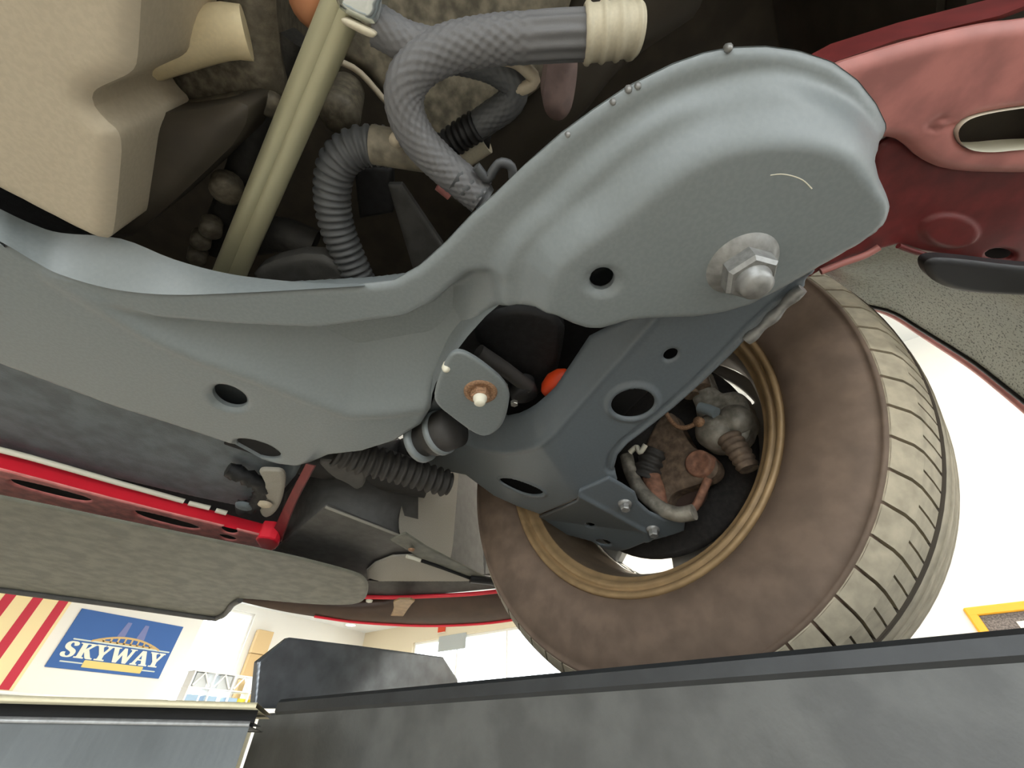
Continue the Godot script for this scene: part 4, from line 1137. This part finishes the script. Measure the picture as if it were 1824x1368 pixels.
# ------------------------------------------------------------------ brakes and knuckle inside the wheel
func wp(px: float, py: float, o: float) -> Vector3:
	var a := axle()
	var r := ray(px, py)
	return r * ((WC + a * o).dot(a) / r.dot(a))
func fwheel(o: float) -> Dictionary:
	var a := axle()
	var y := (Vector3.UP - a * a.y).normalized()
	return fr(WC + a * o, y.cross(a).normalized(), y, -a)
func wps(a: Array, o: float) -> PackedVector3Array:
	var out := PackedVector3Array()
	for k in range(0, a.size(), 2): out.append(wp(a[k], a[k + 1], o))
	return out
func brakes():
	var a := axle()
	var d := thing("brake_disc", "dark dirty brake shield and disc filling the inside of the wheel", "brake disc", WC + a * 0.1)
	put("shield", lathe(WC, a, [Vector2(0.095, 0.03), Vector2(0.092, 0.10), Vector2(0.100, 0.171), Vector2(0.105, 0.1775), Vector2(0.112, 0.176), Vector2(0.112, 0.03)], 64), M.brake_dark, d)
	put("hub", lathe(WC, a, [Vector2(0.05, 0.0), Vector2(0.05, 0.04), Vector2(0.09, 0.055), Vector2(0.1, 0.055)], 40), M.brake_dark, d)
	var c := thing("brake_caliper", "grimy cast brake caliper inside the wheel to the right of the control arm", "brake caliper", wp(1290, 740, 0.06))
	var f := fwheel(0.055)
	put("bridge", plate(f, chaikin(uvs(f, [1216, 640, 1250, 640, 1272, 700, 1318, 692, 1336, 728, 1334, 770, 1316, 792, 1270, 800, 1236, 778, 1240, 732, 1222, 690]), 1), 0.03, 0.008, 0.004), M.cast, c)
	put("piston_housing", lathe(wp(1272, 768, 0.05), -a, [Vector2(-0.03, 0.028), Vector2(0.002, 0.0275), Vector2(0.004, 0.025), Vector2(0.012, 0.023), Vector2(0.018, 0.016), Vector2(0.019, 0)], 36), M.cast, c)
	put("piston_housing", lathe(wp(1308, 748, 0.055), -a, [Vector2(-0.03, 0.024), Vector2(0.002, 0.0235), Vector2(0.010, 0.020), Vector2(0.015, 0.012), Vector2(0.016, 0)], 36), M.cast, c)
	put("pin_boot", tube(even(spline([wp(1298, 780, 0.05), wp(1318, 808, 0.05), wp(1334, 836, 0.05)], 6), 0.002), func(s, an): return 0.0165 - 0.06 * s + 0.0014 * sin(s * 700.0), 20), M.iron, c)
	put("bleeder", tube(wps([1246, 726, 1262, 730, 1276, 736], 0.03), func(s, an): return 0.0085, 12), mat(c8(140, 152, 158), 0.5, 0.3), c)
	put("bolt", lathe(wp(1246, 752, 0.03), -a, [Vector2(0, 0.008), Vector2(0.006, 0.007), Vector2(0.007, 0)], 12), M.rust, c)
	for q in [[1238, 640, 1252, 690], [1214, 655, 1232, 705]]:
		put("arm", tube(wps(q, 0.05), func(s, an): return 0.012, 12), M.iron, c)
	var l := thing("brake_line", "thin bent copper-brown brake line leading to the caliper", "brake line", wp(1210, 755, 0.03))
	put("pipe", tube(even(spline(wps([1178, 716, 1190, 742, 1204, 758, 1220, 762, 1238, 755, 1250, 748], 0.03), 8), 0.004), func(s, an): return 0.0036, 10), M.rust, l)
	var k := thing("steering_knuckle", "rusty cast steering knuckle with a round boss behind the ball joint", "steering knuckle", wp(1200, 830, 0.04))
	var g := fwheel(0.045)
	put("casting", plate(g, chaikin(uvs(g, [1170, 740, 1196, 728, 1214, 770, 1230, 796, 1262, 806, 1276, 824, 1272, 846, 1240, 860, 1200, 872, 1186, 884, 1180, 920, 1150, 900, 1136, 860, 1140, 800]), 2), 0.03, 0.010, 0.0035), M.iron, k)
	put("boss", lathe(wp(1246, 826, 0.045), -a, [Vector2(-0.02, 0.021), Vector2(0.004, 0.020), Vector2(0.007, 0.017), Vector2(0.004, 0.013), Vector2(0.004, 0)], 28), M.iron_red, k)
	put("lug", tube(even(spline(wps([1160, 850, 1168, 875, 1172, 900], 0.03), 4), 0.004), func(s, an): return 0.014, 14), M.iron_red, k)
	put("lower_web", tube(even(spline(wps([1262, 852, 1250, 880, 1236, 905, 1210, 915], 0.05), 6), 0.006), func(s, an): return 0.006, 10), M.iron_red, k)
	put("cavity", plate(fwheel(0.075), chaikin(uvs(fwheel(0.075), [1176, 880, 1200, 868, 1252, 856, 1258, 880, 1240, 906, 1196, 905, 1180, 896]), 1), 0.01, 0.003, 0.005), mat(c8(74, 56, 48), 0.8), k)  # dark brown plate standing for the shaded hollow
	var b := thing("ball_joint", "grey ball joint cup with black rubber boot at the outer end of the control arm", "ball joint", wp(1165, 830, 0.02))
	put("cup_rim", tube(even(spline(wps([1116, 812, 1124, 842, 1142, 874, 1172, 902, 1206, 916, 1236, 912], 0.012), 8), 0.004), func(s, an): return 0.0105, 14), M.cast, b)
	put("boot", tube(even(spline(wps([1148, 852, 1156, 828, 1168, 800], 0.03), 6), 0.002), func(s, an): return 0.021 - 0.1 * s + 0.002 * sin(s * 500.0), 20), M.rubber, b)
	put("cotter_pin", tube(even(spline(wps([1122, 806, 1134, 796, 1140, 806, 1150, 792], 0.0), 4), 0.003), func(s, an): return 0.0042, 10), M.cream, b)
	var w := thing("rim_glint", "small bright piece standing for a glint of daylight through a wheel gap", "painted glint", wp(1367, 701, 0.03))  # no real weight: bright bit for daylight seen through the wheel
	put("clip", tube(wps([1358, 699, 1366, 701, 1376, 702], 0.028), func(s, an): return 0.0035, 8), M.chrome, w)

# ------------------------------------------------------------------ things seen through the gap between subframe and arm
func arm_fittings():
	var t := thing("sway_bar_link", "dark link rod and bracket in the gap between subframe and control arm", "link rod", Vector3(0.3, 0.36, -0.18))
	var f := fy(0.375)
	put("bracket", plate(f, chaikin(uvs(f, [836, 600, 870, 560, 930, 545, 1010, 570, 1000, 640, 985, 690, 950, 712, 880, 650]), 1), 0.03, 0.008, 0.004), M.blackish, t)
	put("rod", tube(even(PackedVector3Array(pts([852, 626, 900, 658, 942, 690], 0.352)), 0.01), func(s, a): return 0.0095, 16), M.rubber, t)
	put("eye", lathe(gy(934, 702, 0.348), Vector3(0.2, -1, 0.1), [Vector2(-0.02, 0.018), Vector2(0.002, 0.018), Vector2(0.005, 0.014), Vector2(0.005, 0.0)], 24), M.blackish, t)
	put("nut", hexagon(gy(916, 716, 0.335), Vector3.DOWN, 0.005, 0.005), M.steel, t)
	var o := thing("orange_bung", "bright orange plastic bung showing beside the control arm", "bung", gy(990, 682, 0.36))
	var p := gy(990, 682, 0.352)
	var ax := (gy(1016, 662, 0.352) - gy(966, 706, 0.352)).normalized()
	put("shell", lathe(p, ax, [Vector2(-0.024, 0), Vector2(-0.022, 0.007), Vector2(-0.014, 0.0125), Vector2(0, 0.0155), Vector2(0.014, 0.0125), Vector2(0.022, 0.007), Vector2(0.024, 0)], 24), M.orange, o)
	var h := thing("arm_shade", "dark sheet added as shade behind the gap of the control arm", "panel", Vector3(0.35, 0.42, -0.2))
	put("sheet", plate(fy(0.43), uvs(fy(0.43), [780, 560, 900, 480, 1180, 480, 1100, 660, 1000, 780, 860, 760]), 0.01, 0.003, 0.01), M.blackish, h)  # blackish sheet added to darken the opening

# ------------------------------------------------------------------ far end of the workshop
func front_room():
	var z := FRONT_Z
	var fl := thing("wall_flag", "cream flag with red upright stripes hanging on the far wall left of the poster", "flag", Vector3(1.3, 0.74, z))
	put("cloth", box(Vector3(0.45, 0.74, z + 0.004), Vector3(2.16, 2.5, z + 0.012)), mat(c8(244, 226, 176), 0.9), fl)
	for k in 5:
		var x := 2.05 - 0.335 * k
		put("stripe", box(Vector3(x - 0.065, 0.745, z + 0.008), Vector3(x + 0.065, 2.5, z + 0.016)), mat(c8(196, 58, 76), 0.9), fl)
	var p := thing("wall_poster", "blue poster with a yellow bridge and the word SKYWAY on the far wall", "poster", Vector3(3.2, 1.07, z))
	var a := Vector3(2.345, 1.07, z + 0.004)
	var b := Vector3(4.05, 1.925, z + 0.020)
	put("board", box(a, b, 0.003), mat(c8(62, 102, 166), 0.8), p)
	var zf := b.z
	var flat := func(called: String, pl: Array, m: Material, deep := 0.004):
		var poly := PackedVector2Array()
		for q in pl: poly.append(Vector2(lerpf(a.x, b.x, q[0]), lerpf(a.y, b.y, q[1])))
		put(called, plate(fz(zf + deep), poly, deep, 0.0, 0.012), m, p)
	var haze := mat(c8(120, 128, 176), 0.8)
	var gold := mat(c8(206, 176, 120), 0.8)
	var pale := mat(c8(206, 218, 212), 0.8)
	flat.call("tower", [[0.42, 0.62], [0.45, 0.9], [0.49, 0.9], [0.49, 0.64]], haze)
	flat.call("tower", [[0.60, 0.64], [0.62, 0.9], [0.66, 0.9], [0.68, 0.62]], haze)
	var arch := []
	var arch_in := []
	for k in 13:
		var s := float(k) / 12
		var y := 0.505 + 0.135 * (1.0 - pow(2.0 * s - 1.0, 2.0))
		arch.append([lerpf(0.23, 0.87, s), y])
		arch_in.push_front([lerpf(0.23, 0.87, s), y - 0.035])
	flat.call("bridge_arch", arch + arch_in, gold, 0.006)
	flat.call("bridge_deck", [[0.08, 0.47], [0.98, 0.47], [0.98, 0.495], [0.08, 0.495]], pale, 0.005)
	flat.call("bridge_deck", [[0.22, 0.495], [0.88, 0.495], [0.84, 0.525], [0.26, 0.525]], gold, 0.005)
	for k in 8:
		var x := 0.33 + 0.062 * k
		var y := 0.50 + 0.12 * (1.0 - pow(2.0 * (x - 0.23) / 0.64 - 1.0, 2.0))
		flat.call("hanger", [[x - 0.008, 0.5], [x + 0.008, 0.5], [x + 0.008, y], [x - 0.008, y]], gold, 0.005)
	flat.call("ribbon", [[0.27, 0.05], [0.80, 0.05], [0.80, 0.17], [0.27, 0.17]], mat(c8(224, 204, 130), 0.8), 0.006)
	flat.call("rule", [[0.08, 0.10], [0.27, 0.10], [0.27, 0.122], [0.08, 0.122]], pale, 0.005)
	flat.call("rule", [[0.80, 0.10], [0.93, 0.10], [0.93, 0.122], [0.80, 0.122]], pale, 0.005)
	var pale2 := mat(c8(232, 234, 218), 0.8)
	var tm := TextMesh.new()
	var font := SystemFont.new()
	font.font_names = PackedStringArray(["Droid Serif"])
	font.font_weight = 900
	tm.font = font
	tm.text = "SKYWAY"
	tm.font_size = 64
	tm.pixel_size = 0.0053
	tm.depth = 0.006
	for o in [-0.010, 0.0, 0.010]:      # three strikes make the heavy letters of the poster
		var w := put("lettering", tm, pale2, p)
		w.scale = Vector3(1.0, 0.92, 1.0)
		w.position = Vector3((a.x + b.x) / 2 + o, lerpf(a.y, b.y, 0.31), zf + 0.004 + absf(o) * 0.05) - p.position
	# pale post with cross lines
	var c := thing("wood_post", "tan wooden post with cross joints right of the glazed opening", "post", Vector3(5.7, FLOOR, z + 0.1))
	for k in 8:
		var y0 := FLOOR + k * 0.46
		put("board", box(Vector3(5.53, y0, z + 0.02), Vector3(5.9, minf(y0 + 0.45, 2.2), z + 0.14), 0.008), mat(c8(214, 186, 140) if k % 2 else c8(206, 176, 128), 0.8), c)
	# low shelf with white panels, pale boxes and yellow tubs below the opening
	var s := thing("display_rack", "white latticed display rack standing under the bright opening", "rack", Vector3(5.0, FLOOR, z + 0.4))
	var zz := z + 0.5
	for y in [0.62, 0.95, 1.20]:
		put("shelf", box(Vector3(4.35, y - 0.02, zz - 0.15), Vector3(5.95, y, zz + 0.15), 0.004), M.frame, s)
	for k in 5:
		put("upright", box(Vector3(4.36 + 0.39 * k, FLOOR, zz - 0.14), Vector3(4.39 + 0.39 * k, 1.20, zz + 0.14), 0.004), M.frame, s)
	for k in 4:
		var x := 4.42 + 0.39 * k
		put("brace", tube(PackedVector3Array([Vector3(x, 0.97, zz + 0.13), Vector3(x + 0.14, 1.17, zz + 0.13), Vector3(x + 0.3, 0.97, zz + 0.13)]), func(q, an): return 0.02, 8), M.frame, s)
	var pos := [[4.5, 0.62, 0], [4.85, 0.62, 0], [5.25, 0.62, 0], [5.47, 0.62, 1], [5.75, 0.62, 1], [4.55, 0.95, 2], [5.0, 0.95, 2]]
	var names := ["first pale blue carton from the left on the rack's lower shelf", "second pale blue carton from the left on the rack's lower shelf", "third pale blue carton on the lower shelf, beside the yellow tubs", "yellow tub on the lower shelf nearest the cartons", "yellow tub at the right end of the lower shelf", "left grey carton on the rack's upper shelf", "right grey carton on the rack's upper shelf"]
	for k in pos.size():
		var q: Array = pos[k]
		var at := Vector3(q[0], q[1], zz)
		var o := thing("tub" if q[2] == 1 else "carton", names[k], "tub" if q[2] == 1 else "carton", at, "goods on the display rack")
		if q[2] == 1:
			put("body", lathe(at, Vector3.UP, [Vector2(0, 0), Vector2(0, 0.095), Vector2(0.2, 0.11), Vector2(0.22, 0.11), Vector2(0.23, 0.0)], 20), mat(c8(226, 206, 60), 0.5), o)
		else:
			put("body", box(at + Vector3(-0.12, 0, -0.1), at + Vector3(0.12, 0.22, 0.1), 0.006), mat(c8(150, 176, 200) if q[2] == 0 else c8(190, 196, 200), 0.7), o)
			put("flap", box(at + Vector3(-0.118, 0.216, -0.004), at + Vector3(0.118, 0.224, 0.004), 0.001), mat(c8(206, 206, 200), 0.7), o)
	var cab := thing("low_cabinet", "long low white cabinet under the flag and the poster", "cabinet", Vector3(2.5, FLOOR, z + 0.3))
	put("body", box(Vector3(1.2, FLOOR, z + 0.01), Vector3(4.2, 0.66, z + 0.5), 0.01), M.frame, cab)
	put("top", box(Vector3(1.18, 0.66, z + 0.01), Vector3(4.22, 0.70, z + 0.53), 0.006), M.wall, cab)
	for k in 4:
		put("door", box(Vector3(1.24 + 0.74 * k, FLOOR + 0.08, z + 0.5), Vector3(1.95 + 0.74 * k, 0.62, z + 0.52), 0.006), M.frame, cab)
	# framed notice board on the near white wall
	var n := thing("notice_board", "yellow framed notice board with grey sheet low on the white side wall", "notice board", Vector3(WALL_X, 0.2, 1.3))
	var y1 := 0.64
	put("sheet", box(Vector3(WALL_X - 0.012, 0.02, 0.75), Vector3(WALL_X - 0.004, y1 - 0.02, 2.1)), mat(c8(132, 122, 116), 0.8, 0.0, "dirt", 9.0), n)
	for q in [[0.0, 0.72, 0.045, 2.13], [y1 - 0.045, 0.72, y1, 2.13]]:
		put("frame", box(Vector3(WALL_X - 0.03, q[0], q[1]), Vector3(WALL_X - 0.002, q[2], q[3]), 0.006), mat(c8(232, 166, 34), 0.5), n)
	for q in [0.72, 2.085]:
		put("frame", box(Vector3(WALL_X - 0.0295, 0.002, q), Vector3(WALL_X - 0.002, y1 - 0.002, q + 0.045), 0.006), mat(c8(232, 166, 34), 0.5), n)
	for q in [[0.90, 0.53], [0.98, 0.50], [0.94, 0.45], [1.1, 0.54]]:
		put("note", box(Vector3(WALL_X - 0.016, q[1] - 0.02, q[0]), Vector3(WALL_X - 0.011, q[1] + 0.02, q[0] + 0.055)), M.cream, n)
	# square sign and orange tag on the window wall
	var g := thing("window_sign", "grey rectangular sign hung before the left of the tall windows", "sign", Vector3(FAR_X - 0.1, 1.83, -7.5))
	put("panel", box(Vector3(FAR_X - 0.03, 1.84, -7.95), Vector3(FAR_X - 0.001, 2.16, -7.1), 0.004), mat(c8(170, 176, 176), 0.7), g)
	var og := thing("orange_sign", "small orange sign on the beige wall above the windows", "sign", Vector3(FAR_X, 2.25, -7.9))
	put("plate", box(Vector3(FAR_X - 0.03, 2.24, -8.02), Vector3(FAR_X - 0.002, 2.42, -7.78), 0.006), M.orange, og)
	put("rim", box(Vector3(FAR_X - 0.034, 2.23, -8.03), Vector3(FAR_X - 0.028, 2.25, -7.77), 0.002), M.cream, og)
	var sp := thing("spot_lamp", "small round spot lamp glowing on the far ceiling", "light", Vector3(7.6, CEIL, -10.2))
	put("rim", lathe(Vector3(7.6, CEIL, -10.2), Vector3.DOWN, [Vector2(0.0, 0.16), Vector2(0.05, 0.15), Vector2(0.05, 0.12)], 28), M.frame, sp)
	var gm := StandardMaterial3D.new()
	gm.emission_enabled = true
	gm.emission = Color(1, 0.98, 0.93)
	gm.emission_energy_multiplier = 6.0
	put("lens", lathe(Vector3(7.6, CEIL - 0.03, -10.2), Vector3.DOWN, [Vector2(0.0, 0.125), Vector2(0.015, 0.1), Vector2(0.02, 0.0)], 28), gm, sp)
	var ol := SpotLight3D.new()
	ol.name = "lamp"
	ol.light_energy = 1.5
	ol.light_size = 0.12
	ol.spot_range = 12.0
	ol.spot_angle = 60.0
	ol.spot_attenuation = 2.0
	ol.shadow_enabled = true
	sp.add_child(ol)
	ol.rotation.x = -PI / 2
	ol.position = Vector3(0, -0.06, 0)
